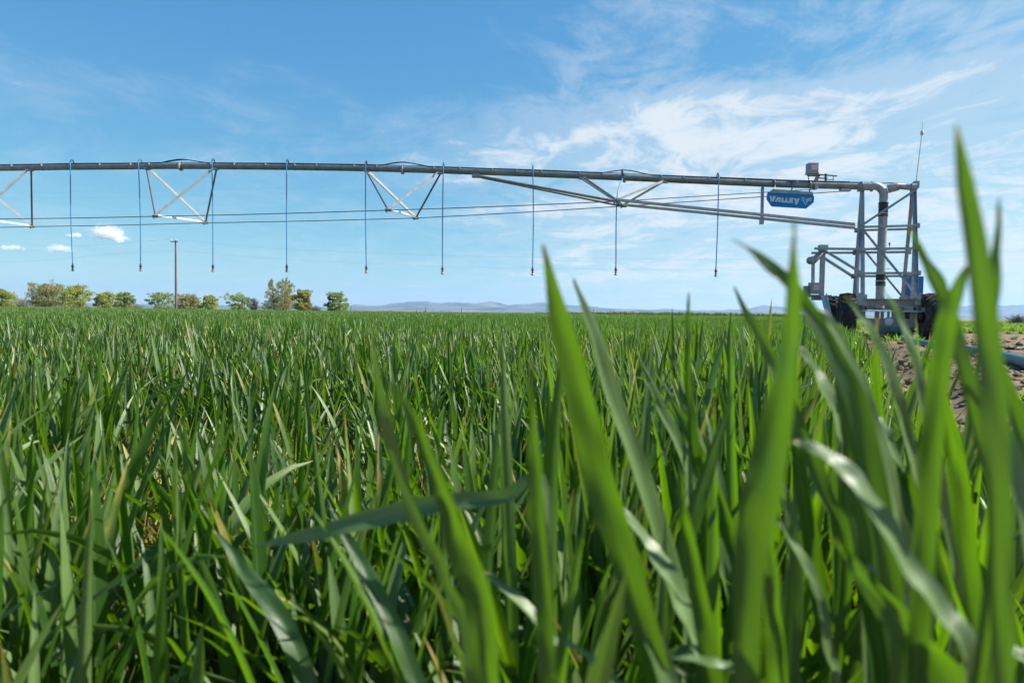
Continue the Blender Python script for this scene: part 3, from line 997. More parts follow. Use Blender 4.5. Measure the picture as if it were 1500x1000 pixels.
rig = thing('alignment_switch', on_pipe(1200, PR), 'small grey switch box with red striped label on a bracket atop the pipe', 'switch box')
enclosure(rig, P(1189.5, 246.8), 0.235, 0.2, 0.235)
MB().box(P(1189.5, 256), (0.21, 0.12, 0.05)).bar(P(1185, 257.5), P(1201, 257.5), .06, .03).build('mounting_plate', GALV_DULL, rig)
MB().bar(P(1199, 255), P(1194.5, 266.5), 0.075, 0.06).build('bracket_arm', GALV_DULL, rig)
MB().bar(P(1196, 255.5), P(1226, 258), 0.03, 0.03).bar(P(1199, 261), P(1211.5, 261.2), .03, .03).build('actuator_rod', GALV_DULL, rig)
MB().tube([P(1209.5, 254.5), P(1209.5, 270)], 0.028, 8).build('pivot_post', CABLE, rig)
MB().tube([P(1220.5, 256.5), P(1220.5, 263.5)], .01, 6).tube([P(1210, 263), P(1221.5, 263.5)], .009, 6).build('linkage', CABLE, rig)
MB().tube(catmull([P(1184.5, 258), P(1184.3, 261), P(1185.2, 264.5), P(1187.5, 266.5)], 4), 0.011, 6).build('wire_lead', CABLE, rig)
MB().tube(catmull([P(1218, 268), P(1219.5, 265.8), P(1227, 265.8), P(1228, 269.5)], 4), .007, 6).build('wire_loop', GALV, rig)
MB().box(P(1194, 274), (0.085, 0.19, 0.11)).build('pipe_clamp', GALV, rig)

# ------------------------------------------------------------------ the cart
UU = Vector((0.33, 0.944, 0)).normalized()            # travel direction
VV = Vector((UU.y, -UU.x, 0))                         # across
NL = Vector((8.31, 16.3, 0))                          # near left corner of the base
def C(a, b, z):                                       # cart coordinates: a across, b along, z up
    return NL + VV * a + UU * b + Vector((0, 0, z))
CROT = Matrix((VV, UU, Vector((0, 0, 1)))).transposed()
cart = thing('irrigation_cart', C(0.6, 1.2, 0), 'four wheeled galvanised steel cart carrying the pyramid tower at the pipe end', 'irrigation cart')
WD, LN = 1.20, 2.9
ZB = 0.90
# base
for a in (-0.02, WD + 0.02):
    MB().bar(C(a, 0.03, ZB - .10), C(a, LN, ZB - .10), .10, .16).build('side_rail', GALV_DULL, cart)
for i, b in enumerate((0.06, LN - .06)):
    MB().box(C(WD / 2, b, ZB - .02), (WD - .06, .10, .15), CROT).box(C(WD / 2, b - .04, ZB + .062), (WD - .06, .18, .014), CROT).build('end_channel', GALV_DULL, cart)
for a in (0.08, WD - .08):                             # open square tube ends
    tb = MB()
    o_, i_ = 0.05, 0.038
    for (x, z, w_, h_) in ((0, o_ - .006, .1, .012), (0, -o_ + .006, .1, .012), (o_ - .006, 0, .012, .076), (-o_ + .006, 0, .012, .076)):
        tb.box(C(a + x, 0.42, ZB - .158 + z), (w_, .95, h_), CROT)
    tb.build('square_tube', GALV, cart)
    MB().box(C(a, 0.5, ZB - .158), (.074, .7, .074), CROT).build('tube_shade_block', CABLE, cart)  # added black block paints the shade inside the open tube
MB().box(C(WD / 2, .10, ZB - .225), (WD + .16, .34, .022), CROT).build('shelf_plate', WHITE_STEEL, cart)
MB().box(C(WD / 2, .8, ZB - .155), (WD - .3, .05, .07), CROT).build('cross_member', GALV_DULL, cart)
# window frame below the shelf, with openings
wf = MB()
for a, w_ in ((0.045, .13), (0.36, .10), (0.47, .07), (0.60, .05), (0.82, .24), (1.12, .14)):
    wf.box(C(a, .09, ZB - .315), (w_, .04, .16), CROT)
wf.build('window_frame', GALV_DULL, cart)
MB().box(C(WD / 2 + .04, .07, ZB - .50), (WD - .04, .05, .21), CROT).build('front_plate', GALV_DULL, cart)
MB().box(C(WD * .5, .28, ZB - .64), (.62, .40, .16), CROT).box(C(WD * .62, .20, ZB - .70), (.75, .06, .22), CROT).build('inlet_box', GALV_DULL, cart)
MB().lathe(C(0.60, 0.04, ZB - .475), -UU, [(0, .0), (0, .10), (.035, .10), (.05, .085), (.055, .07), (.06, .0)], 18).build('inlet_cap', WHITE_STEEL, cart)
MB().lathe(C(0.60, 0.042, ZB - .475), -UU, [(0, .10), (0, .118), (.018, .118), (.018, .10)], 18, False).build('clamp_ring', GALV, cart)
for a in (.2, .42, .8, 1.02):
    MB().lathe(C(a, .043, ZB - .52), -UU, [(0, .014), (.012, .014), (.012, 0)], 6, False).build('bolt', GALV, cart)
MB().box(C(0.02, .0, ZB + .04), (.20, .05, .26), CROT).build('corner_plate', GALV, cart)
MB().box(C(WD - .02, .0, ZB + .0), (.12, .05, .14), CROT).build('corner_plate', GALV, cart)
MB().box(C(-.10, .3, ZB - .30), (.10, .5, .12), CROT).build('gearbox_mount', GALV_DULL, cart)
MB().lathe(C(WD + .06, .02, ZB - .34), (0, 0, 1), [(-.14, 0), (-.14, .07), (.0, .09), (.10, .07), (.14, .0)], 12).build('gearbox', SLEEVE, cart)
MB().box(C(WD + .11, .12, ZB - .20), (.12, .16, .14), CROT).build('motor_housing', WHITE_STEEL, cart)
MB().tube([C(WD + .05, .2, ZB - .05), C(WD + .32, .2, ZB - .05)], .03, 8).build('axle_stub', GALV, cart)

def wheel(c, axis, rad=0.55, wid=0.34):
    c, axis = Vector(c), Vector(axis).normalized()
    rim = MB()
    rim.lathe(c, axis, [(-.12, .30), (-.13, .33), (-.10, .33), (-.06, .27), (0.0, .26), (.02, .10), (.05, .09), (.06, 0)], 20)
    rim.lathe(c, axis, [(.12, .30), (.13, .33), (.10, .33), (.06, .27), (0.0, .26)], 20)
    ro = rim.build('wheel', GALV_DULL, cart)
    ty = MB()
    h = wid / 2
    ty.lathe(c, axis, [(-h * .72, .31), (-h * .98, .38), (-h, .45), (-h * .86, rad - .05), (-h * .5, rad - .025), (0, rad - .018), (h * .5, rad - .025), (h * .86, rad - .05), (h, .45), (h * .98, .38), (h * .72, .31)], 28)
    d, a_, b_ = MB.frame(axis)
    for k in range(22):                                # chevron lugs
        for sgn in (-1, 1):
            an = 2 * PI * (k + (0.5 if sgn > 0 else 0)) / 22
            rd = a_ * math.cos(an) + b_ * math.sin(an)
            an2 = an + 0.17
            rd2 = a_ * math.cos(an2) + b_ * math.sin(an2)
            p0 = c + d * (sgn * .005) + rd2 * (rad - .006)
            p1 = c + d * (sgn * h * .93) + rd * (rad - .035)
            ty.bar(p0, p1, 0.034, 0.045, up=rd)
    tyo = ty.build('tyre', RUBBER, ro)
    return ro
for (a, b) in ((-.30, .05), (-.30, 2.62), (1.45, .05), (1.45, 2.62)):
    wheel(C(a, b, 0.545), VV if a > 0 else -VV)
    MB().tube([C(a, b, .545), C(0.06 if a < 0 else WD - .06, b, .545)], .05, 8).bar(C(0.03 if a < 0 else WD - .03, b, .5), C(0.03 if a < 0 else WD - .03, b, ZB - .1), .10, .12).build('axle', GALV_DULL, cart)

# tower
AP = 0.80
TOP = 3.70
apex = {0: C(0.0, AP, TOP), 1: C(WD, AP, TOP)}
legs = {}
for s_, a in ((0, 0.0), (1, WD)):
    for k, b in (('n', 0.02), ('f', 1.63)):
        foot = C(a, b, ZB - .05)
        top = apex[s_] + UU * (-.04 if k == 'n' else .04)
        legs[(s_, k)] = (foot, top)
        MB().angle(foot, top, 0.085, 0.009, up=(VV if s_ == 0 else -VV), flip=1 if k == 'n' else -1).build('tower_leg', GALV, cart)
MB().bar(C(-.05, .30, ZB - .05), C(-.03, .52, ZB + 1.75), .05, .05).build('tower_stay', GALV, cart)
MB().bar(C(WD - .02, .62, ZB - .05), C(WD, .70, ZB + 2.3), .05, .05).build('tower_stay', GALV, cart)
def leg_at(s_, k, z):
    f, tp = legs[(s_, k)]
    return f.lerp(tp, (z - f.z) / (tp.z - f.z))
def girt(z, ext=0.0, th=.05):
    for k, o in (('n', -.045), ('f', .045)):
        p, q = leg_at(0, k, z) + UU * o, leg_at(1, k, z) + UU * o
        d_ = (q - p).normalized()
        MB().bar(p - d_ * (ext + .05), q + d_ * .06, th, th).build('girt', GALV, cart)
zg = [2.72, 2.17, 1.58]
girt(zg[0]); girt(zg[1], 0.0, .055); girt(zg[2], 0.0, .055)
def brace(k, z0, s0_, z1, s1_, off=.09):
    o = -off if k == 'n' else off
    MB().angle(leg_at(s0_, k, z0) + UU * o, leg_at(s1_, k, z1) + UU * o, .05, .007).build('tower_brace', GALV, cart)
brace('n', 2.72, 0, 3.58, 1)
brace('n', 2.66, 0, .95, 1)
brace('f', 2.45, 0, .98, 1)
for s_ in (0, 1):
    MB().bar(leg_at(s_, 'n', 1.58), leg_at(s_, 'f', 1.58), .045, .045).build('side_girt', GALV, cart)
    MB().bar(leg_at(s_, 'n', 2.72), leg_at(s_, 'f', 2.72), .045, .045).build('side_girt', GALV, cart)
    MB().box(apex[s_] + Vector((0, 0, .03)), (.12, .26, .16), CROT).build('apex_plate', GALV, cart)

# head pipe, elbow and riser
hp0 = on_pipe(1258)
hp1 = at(1278, 273.5, hp0.y - .09)
RX = at(1294, 300, C(WD * .5, AP, 0).y)
HR = 0.098
elb = [hp0, hp0.lerp(hp1, .8)]
cen = Vector((RX.x, RX.y, hp0.z))
for k in range(0, 9):
    an = PI / 2 * k / 8
    d_ = (cen - hp1); d_.z = 0; d_.normalize()
    rr = 0.24
    elb.append(Vector((RX.x, RX.y, hp0.z - rr)) - d_ * rr + Vector((0, 0, 0)) + d_ * rr * math.sin(an) + Vector((0, 0, rr * math.cos(an))))
elb.append(Vector((RX.x, RX.y, at(1294, 297, RX.y).z)))
MB().tube(elb, HR, 16).build('pipe_elbow', GALV, cart)
for q in (1262, 1277):
    p = at(q, 273.3, hp0.y - .05)
    MB().lathe(p, (1, -.1, 0), [(-.012, HR), (-.012, HR + .03), (.012, HR + .03), (.012, HR)], 16, False).build('pipe_flange', GALV, cart)
def riser(y0, y1, r_, nm, m_):
    a_, b_ = at(1294, y0, RX.y).z, at(1294, y1, RX.y).z
    MB().tube([(RX.x, RX.y, a_), (RX.x, RX.y, (a_ + b_) / 2), (RX.x, RX.y, b_)], r_, 18).build(nm, m_, cart)
riser(297.5, 315, .108, 'rubber_sleeve', SLEEVE)
riser(315, 403, .102, 'riser_pipe', GALV)
riser(402, 418, .110, 'rubber_sleeve', SLEEVE)
riser(418, 452, .102, 'riser_pipe', GALV)
for yy in (297.5, 312.8, 316.5, 403.5, 411.5, 418):
    z_ = at(1294, yy, RX.y).z
    MB().lathe((RX.x, RX.y, z_), (0, 0, 1), [(-.011, .10), (-.011, .118), (.011, .118), (.011, .10)], 18, False).build('hose_clamp', WHITE_STEEL if yy in (312.8, 411.5) else SLEEVE, cart)
# stub past the elbow to the far apex
st0, st1, st2 = at(1300, 277, RX.y), at(1316, 272.5, RX.y - .12), at(1338, 274.5, RX.y - .28)
MB().tube([st0, st1, st1 + (st2 - st1) * .02, st2], [.105, .105, .075, .075], 14).build('end_stub', GALV, cart)
MB().lathe(st2, (1, -.3, 0), [(-.05, 0), (-.05, .10), (.06, .10), (.06, 0)], 14, False).build('end_cap', GALV, cart)
MB().tube(catmull([on_pipe(1245, PR + .01), at(1268, 267.3, 16.95), at(1290, 268.5, 16.9), at(1316, 268, 16.8), at(1328, 270.5, 16.75), at(1333, 276, 16.68), at(1334, 300, 16.66)], 5), .013, 6).build('power_cable', CABLE, cart)
# guidance arm on the left
GY = 17.15
def G(px, py, dy=0.0):
    return at(px, py, GY + dy)
MB().bar(G(1205.5, 359), G(1203.2, 434), .10, .085, up=(0, 1, 0)).build('arm_post', GALV, cart)
MB().box(G(1205.5, 363), (.19, .16, .14)).build('arm_head', GALV, cart)
for k, o, y0_, y1_ in (('n', -.045, 364, 2.17), ('f', .045, 370.5, 2.17)):
    MB().bar(G(1193 if k == 'n' else 1189, y0_, 0 if k == 'n' else .45), leg_at(0, k, 2.17) + UU * o, .055, .055).build('arm_rail', GALV, cart)
MB().bar(G(1208, 367, -.05), leg_at(0, 'n', 1.60), .05, .06).bar(G(1208, 378.5, .45), leg_at(0, 'f', 1.56), .05, .06).build('arm_brace', GALV, cart)
MB().lathe(G(1190.5, 383, -.05), G(1203, 370) - G(1190.5, 383), [(-.0, 0), (0, .075), (.03, .08), (.3, .07), (.32, 0)], 14).build('actuator', GALV_DULL, cart)
MB().lathe(G(1190.5, 381, -.12), (0, 1, 0), [(0, 0), (0, .095), (.16, .095), (.16, 0)], 16).build('pulley', GALV, cart)
MB().bar(G(1191, 385), G(1190.8, 414), .065, .06, up=(0, 1, 0)).build('drop_post', GALV, cart)
enclosure(cart, G(1192.6, 421.5, -.08), 0.23, .18, .255)
MB().box(G(1194, 433.2), (.30, .2, .05)).box(G(1201, 437), (.38, .16, .09)).box(G(1214, 435), (.10, .12, .10)).build('arm_base', GALV_DULL, cart)
MB().box(G(1182, 427), (.14, .12, .28)).build('limit_switch', GALV_DULL, cart)
MB().angle(G(1209, 433, -.25), G(1222.5, 492, -.9), .11, .012).build('guide_strut', WHITE_STEEL, cart)
# antenna
an0 = at(1340, 290, 16.6)
an1 = at(1350.5, 196, 16.6)
MB().tube([an0, at(1342.5, 262, 16.6), an1], [.017, .013, .010], 6).tube([an1, at(1351.5, 178, 16.6)], .007, 6).lathe(an1, (0.1, 0, 1), [(-.03, 0), (-.03, .03), (.05, .04), (.09, .0)], 10).build('antenna', WHITE_STEEL, cart)
MB().bar(at(1340, 312, 16.62), at(1340.5, 278, 16.62), .04, .04).build('antenna_bracket', GALV, cart)
# tank on the far side
tc = at(1336.5, 419.5, 17.6)
tk = MB().box(tc, (.42, .36, .50), CROT)
tko = tk.build('chemical_tank', BLUE_TANK, cart)
MB().lathe(tc + Vector((0, 0, .25)), (0, 0, 1), [(0, .07), (.04, .07), (.045, 0)], 12).build('tank_lid', SLEEVE, tko)
MB().box(tc + Vector((0, 0, -.27)), (.5, .42, .03), CROT).build('tank_shelf', GALV, cart)
# small fittings on the riser
for yy, dx_ in ((366, 4.5), (383, 4), (394, 4)):
    p = at(1299, yy, RX.y)
    MB().tube([p, p + Vector((.09, 0, 0.01))], .012, 6).build('riser_tap', GALV, cart)
MB().tube([at(1303, 366, RX.y), at(1303, 357, RX.y)], .008, 6).lathe(at(1303, 357, RX.y), (0, 0, 1), [(-.03, 0), (-.03, .02), (.03, .02), (.03, 0)], 8).build('riser_tap', CABLE, cart)
for (s_, k), (f_, t_) in legs.items():
    for z_ in (1.05, 1.58, 2.17, 2.72):
        MB().box(leg_at(s_, k, z_) + UU * (-.03 if k == 'n' else .03), (.12, .016, .12), CROT).build('gusset_plate', GALV, cart)

# ------------------------------------------------------------------ hoses on the ground
def ground_tube(name, pts, r, label, cat, m_, sides=12):
    ps = [Vector((p[0], p[1], p[2] if len(p) > 2 else gz(p[0], p[1]) + r * .8)) for p in pts]
    pp = catmull(ps, 8)
    o = MB().tube(pp, r, sides).build(name, m_, origin=ps[0])
    return tag(o, label, cat)
i0 = C(.60, -.02, .24)
def gp(px, py):
    """point on the ground seen at a pixel"""
    d = CAM_M.to_3x3() @ Vector(((px - 750) / 1000, (500 - py) / 1000, -1))
    k = CAM_Z / -d.z
    return Vector((d.x * k, d.y * k))
g1, g2, g3, g4 = gp(1322, 500), gp(1352, 508.5), gp(1420, 520), gp(1490, 537)
ground_tube('supply_hose', [(i0.x, i0.y, i0.z), (i0.x + .2, i0.y - .35, .17), g1, g2, g3, g4, gp(1600, 568), gp(1800, 640)], 0.075,
            'thick teal supply hose curling from the cart across the bare dirt', 'hose', TEAL_HOSE)
ground_tube('garden_hose', [gp(1445, 505), gp(1468, 510), gp(1490, 513), gp(1530, 509), gp(1600, 514)], 0.024,
            'thin black hose lying on the dirt beyond the teal hose', 'hose', CABLE, 8)

# ------------------------------------------------------------------ trees, shrubs, posts, pole
def leaf_cards(mb, r, c, rad, n, size, tone, flat=0.8):
    for i in range(n):
        d = Vector((r.gauss(0, 1), r.gauss(0, 1), r.gauss(0, 1) * flat))
        d = d.normalized() * (r.random() ** 0.45)
        p = c + Vector((d.x * rad[0], d.y * rad[1], d.z * rad[2]))
        a = Vector((r.gauss(0, 1), r.gauss(0, 1), r.gauss(0, 1))).normalized()
        b = a.orthogonal().normalized()
        s = size * r.uniform(0.6, 1.4)
        tn = max(0, min(1, tone + r.gauss(0, .22)))
        mb.add([p + a * s, p + b * s * .55, p - a * s, p - b * s * .55], [(0, 1, 2, 3)], False, 0, [(tn, 0, 0, 1)] * 4)

def limb(mb, r, p, d, L, rad, depth, tips, spread=0.55):
    n = 4
    pts = [p.copy()]
    q = p.copy()
    for i in range(n):
        d = (d + Vector((r.gauss(0, .12), r.gauss(0, .12), r.gauss(0, .06) + .03))).normalized()
        q = q + d * (L / n)
        pts.append(q.copy())
    mb.tube(pts, [lerp(rad, rad * .55, i / n) for i in range(n + 1)], 5, False)
    if depth == 0:
        tips.append(q)
        return
    for i in range(r.randint(2, 4)):
        nd = (d + Vector((r.gauss(0, spread), r.gauss(0, spread), r.uniform(-.1, .5)))).normalized()
        st = pts[r.randint(2, n)]
        limb(mb, r, st, nd, L * r.uniform(.55, .8), rad * .55, depth - 1, tips, spread)
    tips.append(q)

def tree(px, base_y, top_y, wpx, y, fmat, label, seed, shape='round', dens=1.0, lean=0.0, cat='tree', group='trees along the far field edge'):
    r = random.Random(seed)
    b = at(px, base_y, y); b.z = 0
    H = at(px, top_y, y).z
    Wd = wpx * y / 1000.0 * 1.18
    o = thing('tree', b, label, cat, group)
    tm, cm = MB(), MB()
    tips = []
    th = H * (0.16 if shape != 'upright' else 0.08)
    n_stems = {'round': 2, 'upright': 7, 'wide': 3, 'sparse': 3}[shape]
    for i in range(n_stems):
        an = 2 * PI * i / n_stems + r.uniform(-.4, .4)
        sp = {'round': .35, 'upright': .22, 'wide': .75, 'sparse': .6}[shape]
        d = Vector((math.cos(an) * sp, math.sin(an) * sp, 1)).normalized()
        off = Vector((math.cos(an), math.sin(an), 0)) * Wd * (.14 if shape == 'upright' else .03)
        pts = [b + off * .5, b + off + Vector((0, 0, th))]
        tm.tube(pts, [H * .022, H * .017], 6, False)
        if shape == 'upright':
            hh = H * r.uniform(.72, 1.0) * (1.0 if i else 1.02)
            ax = b + off * 1.1
            tm.tube([ax + Vector((0, 0, th)), ax + Vector((off.x * .5, off.y * .5, hh * .9))], [H * .015, .02], 5, False)
            for q in range(int(30 * dens)):
                f = r.uniform(.05, 1.0)
                wr = Wd * .16 * (1 - f ** 2.2) ** .6 + .12
                c = ax + Vector((off.x * .6 * f, off.y * .6 * f, lerp(th * .6, hh, f))) + Vector((r.gauss(0, .6) * wr, r.gauss(0, .6) * wr, 0))
                leaf_cards(cm, r, c, (wr * .4, wr * .4, H * .05), 24, .16, r.uniform(.2, .9), 1.2)
            for q in range(8):
                leaf_cards(cm, r, b + Vector((r.uniform(-.45, .45) * Wd, r.uniform(-.3, .3) * Wd, H * r.uniform(.06, .3))), (Wd * .13, Wd * .13, H * .1), 46, .17, r.uniform(.2, .8))
        else:
            limb(tm, r, pts[1], d, H * .40, H * .016, 2, tips, {'round': .5, 'wide': .75, 'sparse': .65}[shape])
    if shape != 'upright':
        zs = max(t_.z for t_ in tips); xs_ = max(abs(t_.x - b.x) for t_ in tips)
        fx, fz = Wd * .40 / max(xs_, .01), H * .93 / zs
        for q, p in enumerate(tm.v):
            tm.v[q] = (b.x + (p[0] - b.x) * fx, b.y + (p[1] - b.y) * fx, p[2] * fz)
        ncl = int({'round': 62, 'wide': 74, 'sparse': 36}[shape] * dens)
        lob = [(r.uniform(0, 6.28), r.uniform(.78, 1.15)) for _ in range(5)]
        for q in range(ncl):
            an = r.uniform(0, 6.28)
            el = r.uniform(-1.0, 1.0)
            f = r.random() ** .45
            rr_ = 1.0
            for (la, lw) in lob:
                rr_ *= 1 + (lw - 1) * max(0, math.cos(an - la))
            rr_ = min(rr_, 1.06)
            hx = (math.cos(el * 1.45) ** .8 if el > 0 else math.cos(el * .9)) * f * rr_ * Wd * .44
            zc = H * (.46 + .44 * math.sin(el * 1.5) * (f if el > 0 else .85) * (rr_ ** .5))
            c = Vector((b.x + math.cos(an) * hx, b.y + math.sin(an) * hx, max(H * .08, zc)))
            rr = Wd * r.uniform(.07, .14)
            leaf_cards(cm, r, c, (rr, rr, rr * r.uniform(.55, .9)), int((92 if shape != 'sparse' else 74) * dens), .20, r.uniform(.05, .95))
        for q in range(int({'round': 26, 'wide': 26, 'sparse': 11}[shape] * dens)):      # leafy skirt down to the ground
            an = r.uniform(0, 6.28)
            c = b + Vector((math.cos(an) * Wd * .42 * r.random(), math.sin(an) * Wd * .42 * r.random(), H * r.uniform(.04, .36)))
            leaf_cards(cm, r, c, (Wd * .11, Wd * .11, H * .09), 46, .16, r.uniform(.1, .8))
        for t_ in tips[::2]:
            c = Vector((b.x + (t_.x - b.x) * fx, b.y + (t_.y - b.y) * fx, t_.z * fz))
            leaf_cards(cm, r, c, (Wd * .06, Wd * .06, Wd * .05), 22, .15, r.uniform(.1, .95))
    tm.build('trunk', BARK, o)
    cm.build('crown', fmat, o, tones=True)
    return o

TREES = [
 (4, 448, 421, 34, 190, F_LIME, 'yellow-green bushy tree cut off by the left edge of the picture', 'round', 1.1),
 (69, 449, 407.5, 54, 200, F_OLIVE, 'olive-brown broad domed tree, widest crown left of the utility pole', 'wide', 1.1),
 (108, 449, 413.5, 46, 192, F_LIME, 'bright yellow-green tree pressed against the olive domed tree', 'round', 1.1),
 (153, 449, 427, 30, 196, F_LIME, 'small round yellow-green tree left of its slightly peaked twin', 'round', 1.0),
 (181, 449, 426.5, 27, 190, F_GREEN, 'small tree with a thin peak at the right end of the left clump', 'round', .9),
 (237, 450, 425.5, 40, 185, F_GREEN, 'thin open-branched green tree just left of the utility pole', 'sparse', .9),
 (275, 450, 429.5, 36, 200, F_OLIVE, 'low wide olive tree just right of the utility pole', 'wide', .8),
 (306, 450, 431, 30, 190, F_LIME, 'low yellow-green tree at the right end of the pole clump', 'round', .9),
 (351, 451, 429, 36, 188, F_GREEN, 'sparse pale green tree standing between the pole clump and the poplar', 'sparse', 1.0),
 (411, 451.5, 402, 48, 190, F_OLIVE, 'tall upright poplar with many pointed tops, highest of the far trees', 'upright', 1.3),
 (443, 452, 421.5, 28, 184, F_GOLD, 'golden yellow-green tree leaning on the right side of the poplar', 'round', 1.1),
 (494, 453, 425.5, 31, 170, F_GREEN, 'lone upright green tree standing apart right of the poplar', 'round', .9),
]
for i, (px, by, ty, wp, y, fm, lab, shp, dn) in enumerate(TREES):
    tree(px, by, ty, wp, y, fm, lab, 900 + i, shp, dn)

def twiggy(px, base_y, wpx, hpx, y, label, m_, seed, name='shrub', cat='shrub', group=None, n=150, leafy=0):
    r = random.Random(seed)
    b = at(px, base_y, y); b.z = gz(b.x, b.y)
    Wd, H = wpx * y / 1000.0, hpx * y / 1000.0
    mb = MB()
    tn = [(0.5, 0, 0, 1)]
    for i in range(n):
        an = r.uniform(0, 6.28)
        el = r.uniform(.15, 1.0)
        d = Vector((math.cos(an) * Wd * .5 * math.cos(el * 1.5), math.sin(an) * Wd * .4 * math.cos(el * 1.5), H * math.sin(el * 1.5)))
        p0 = b + Vector((r.gauss(0, .06) * Wd, r.gauss(0, .06) * Wd, 0))
        p1 = p0 + d * r.uniform(.4, .6) + Vector((r.gauss(0, .05) * Wd, 0, r.gauss(0, .05) * H))
        p2 = p0 + d * r.uniform(.75, 1.05)
        o = len(mb.v)
        mb.tube([p0, p1, p2], [H * .014, H * .011, H * .005], 3, False)
        c = r.random()
        for q in range(o, len(mb.v)):
            mb.tone[q] = (c, 0, 0, 1)
        if leafy:
            leaf_cards(mb, r, p2, (Wd * .07, Wd * .07, H * .08), leafy, H * .035, r.random())
    o = mb.build(name, m_, origin=b, tones=True)
    return tag(o, label, cat, group)

twiggy(372, 452, 22, 20, 200, 'bare grey-brown shrub tucked against the left of the poplar', F_TWIG, 31)
twiggy(462, 452.5, 26, 11, 175, 'low bare bush between the poplar and the lone tree', F_TWIG, 32)
twiggy(1490, 471, 44, 15, 75, 'grey bare bush on the green strip at the right edge', F_TWIG, 33, n=220)
twiggy(200, 449.5, 34, 8, 180, 'low dull shrub between the left clump and the thin tree', F_OLIVE, 34, leafy=6)
twiggy(30, 448.5, 44, 13, 205, 'dull low thicket between the edge tree and the olive domed tree', F_OLIVE, 35, leafy=8)
TUMBLE = [(108, 449, 22, 'wide tan tumbleweed heap under the yellow-green tree by the olive dome'), (129, 448, 16, 'tan tumbleweed heap just right of the widest heap'), (148, 449, 14, 'tumbleweed heap below the small round yellow-green tree'),
 (172, 449.5, 12, 'tumbleweed below the gap between the two small twin trees'), (202, 449.8, 10, 'small tumbleweed in front of the low dull shrub'), (223, 450, 9, 'smallest tumbleweed left of the thin open tree'),
 (243, 450.4, 12, 'tumbleweed at the foot of the thin open tree'), (259, 450.6, 14, 'tumbleweed at the foot of the utility pole'), (571, 455.5, 14, 'pale tumbleweed alone below the low left end of the hills'),
 (622, 456, 15, 'tan tumbleweed around the foot of a fence post'), (645, 455, 12, 'dull tumbleweed just right of the post in a heap'), (770, 457.5, 11, 'tumbleweed beside the wide middle blade, left of it'),
 (880, 458.5, 14, 'brown bushy tumbleweed between two fence posts'), (982, 460, 13, 'brown tumbleweed mound left of the lone fence post'), (1083, 461.5, 8, 'tiny reddish tumbleweed at the dark strip near the tall bright blade')]
for i, (px, py, wp, lab) in enumerate(TUMBLE):
    twiggy(px, py, wp, wp * .42, 122, lab, F_TUMBLE, 60 + i, 'tumbleweed', 'tumbleweed', 'dry tumbleweeds along the far field edge', 90)

def post(px, y, hpx, label):
    b = at(px, 455, y); b.z = 0
    H = hpx * y / 1000
    mb = MB()
    lean = Vector((rnd.uniform(-.05, .05), 0, 1))
    mb.tube([b, b + lean * H], [.075, .065], 7)
    o = mb.build('fence_post', POST_WOOD, origin=b)
    tag(o, label, 'fence post', 'wooden fence posts beyond the wheat')
for px, hp_, lab in ((514, 11, 'grey fence post nearest the lone green tree'), (610, 6, 'short fence post close left of a taller post'), (623.5, 9.5, 'fence post standing in a dry tumbleweed heap below the high hills'),
                     (676, 10, 'fence post alone under the middle of the hill range'), (870, 10.5, 'fence post at the left rim of a brown bush'), (895, 9.5, 'fence post on the right of the brown bush'),
                     (1014, 9, 'fence post standing alone toward the cart')):
    post(px, 128, hp_, lab)

# utility pole and wires
PY = 150.0
pb = at(258, 451, PY); pb.z = 0
ptop = at(258.5, 352, PY).z
pole = thing('utility_pole', pb, 'tall brown wooden utility pole with one short crossarm among the trees', 'utility pole')
MB().tube([pb, pb + Vector((0, 0, ptop * .5)), pb + Vector((0, 0, ptop))], [.27, .22, .17], 10).build('shaft', POLE_WOOD, pole)
cz = ptop - .30
MB().bar(pb + Vector((-.95, -.2, cz)), pb + Vector((.65, -.2, cz)), .16, .18).build('crossarm', POLE_WOOD, pole)
for dx_ in (-.9, .6):
    MB().lathe(pb + Vector((dx_, -.2, cz + .09)), (0, 0, 1), [(0, .05), (.1, .12), (.18, .15), (.26, .14), (.36, .05), (.36, 0)], 8).build('insulator', INSULATOR, pole)
MB().lathe(pb + Vector((0, 0, ptop)), (0, 0, 1), [(0, .06), (.1, .13), (.2, .13), (.3, 0)], 8).build('insulator', INSULATOR, pole)

def wire(pts, r, label):
    ps = [Vector(p) for p in pts]
    o = MB().tube(catmull(ps, 8), r, 4).build('power_line', WIRE, origin=ps[0])
    tag(o, label, 'power line', 'power lines strung across the sky')
def wire_px(pl, y0, y1, r, label):
    n = len(pl)
    wire([at(a, b, lerp(y0, y1, i / (n - 1))) for i, (a, b) in enumerate(pl)], r, label)
wire([at(-700, 352, 175), at(-350, 372, 167), at(0, 368.5, 159), at(108, 361, 155), pb + Vector((-.9, -.2, cz + .45))], .011, 'upper thin wire running left from the pole crossarm')
wire([at(-700, 372, 175), at(-350, 388, 167), at(0, 384, 159), at(108, 377, 155), at(166, 371.5, 152), at(256.5, 367, 150)], .011, 'lower thin wire running left from the pole shaft')
wire([pb + Vector((.6, -.2, cz + .45)), at(380, 362, 149), at(480, 367.5, 148), at(680, 375, 146), at(900, 378.5, 144), at(1130, 378, 142), at(1800, 352, 138)], .011, 'upper thin wire running right from the pole crossarm')
wire([at(260, 367, 150), at(380, 377, 149), at(480, 383, 148), at(680, 391, 146), at(900, 394.5, 144), at(1130, 394, 142), at(1800, 366, 138)], .011, 'lower thin wire running right from the pole shaft')
wire_px([(-600, 287), (0, 283), (180, 280), (680, 268.5), (1120, 257), (1190, 255), (1900, 232)], 210, 180, .011, 'faint upper wire slanting up behind the irrigation pipe')
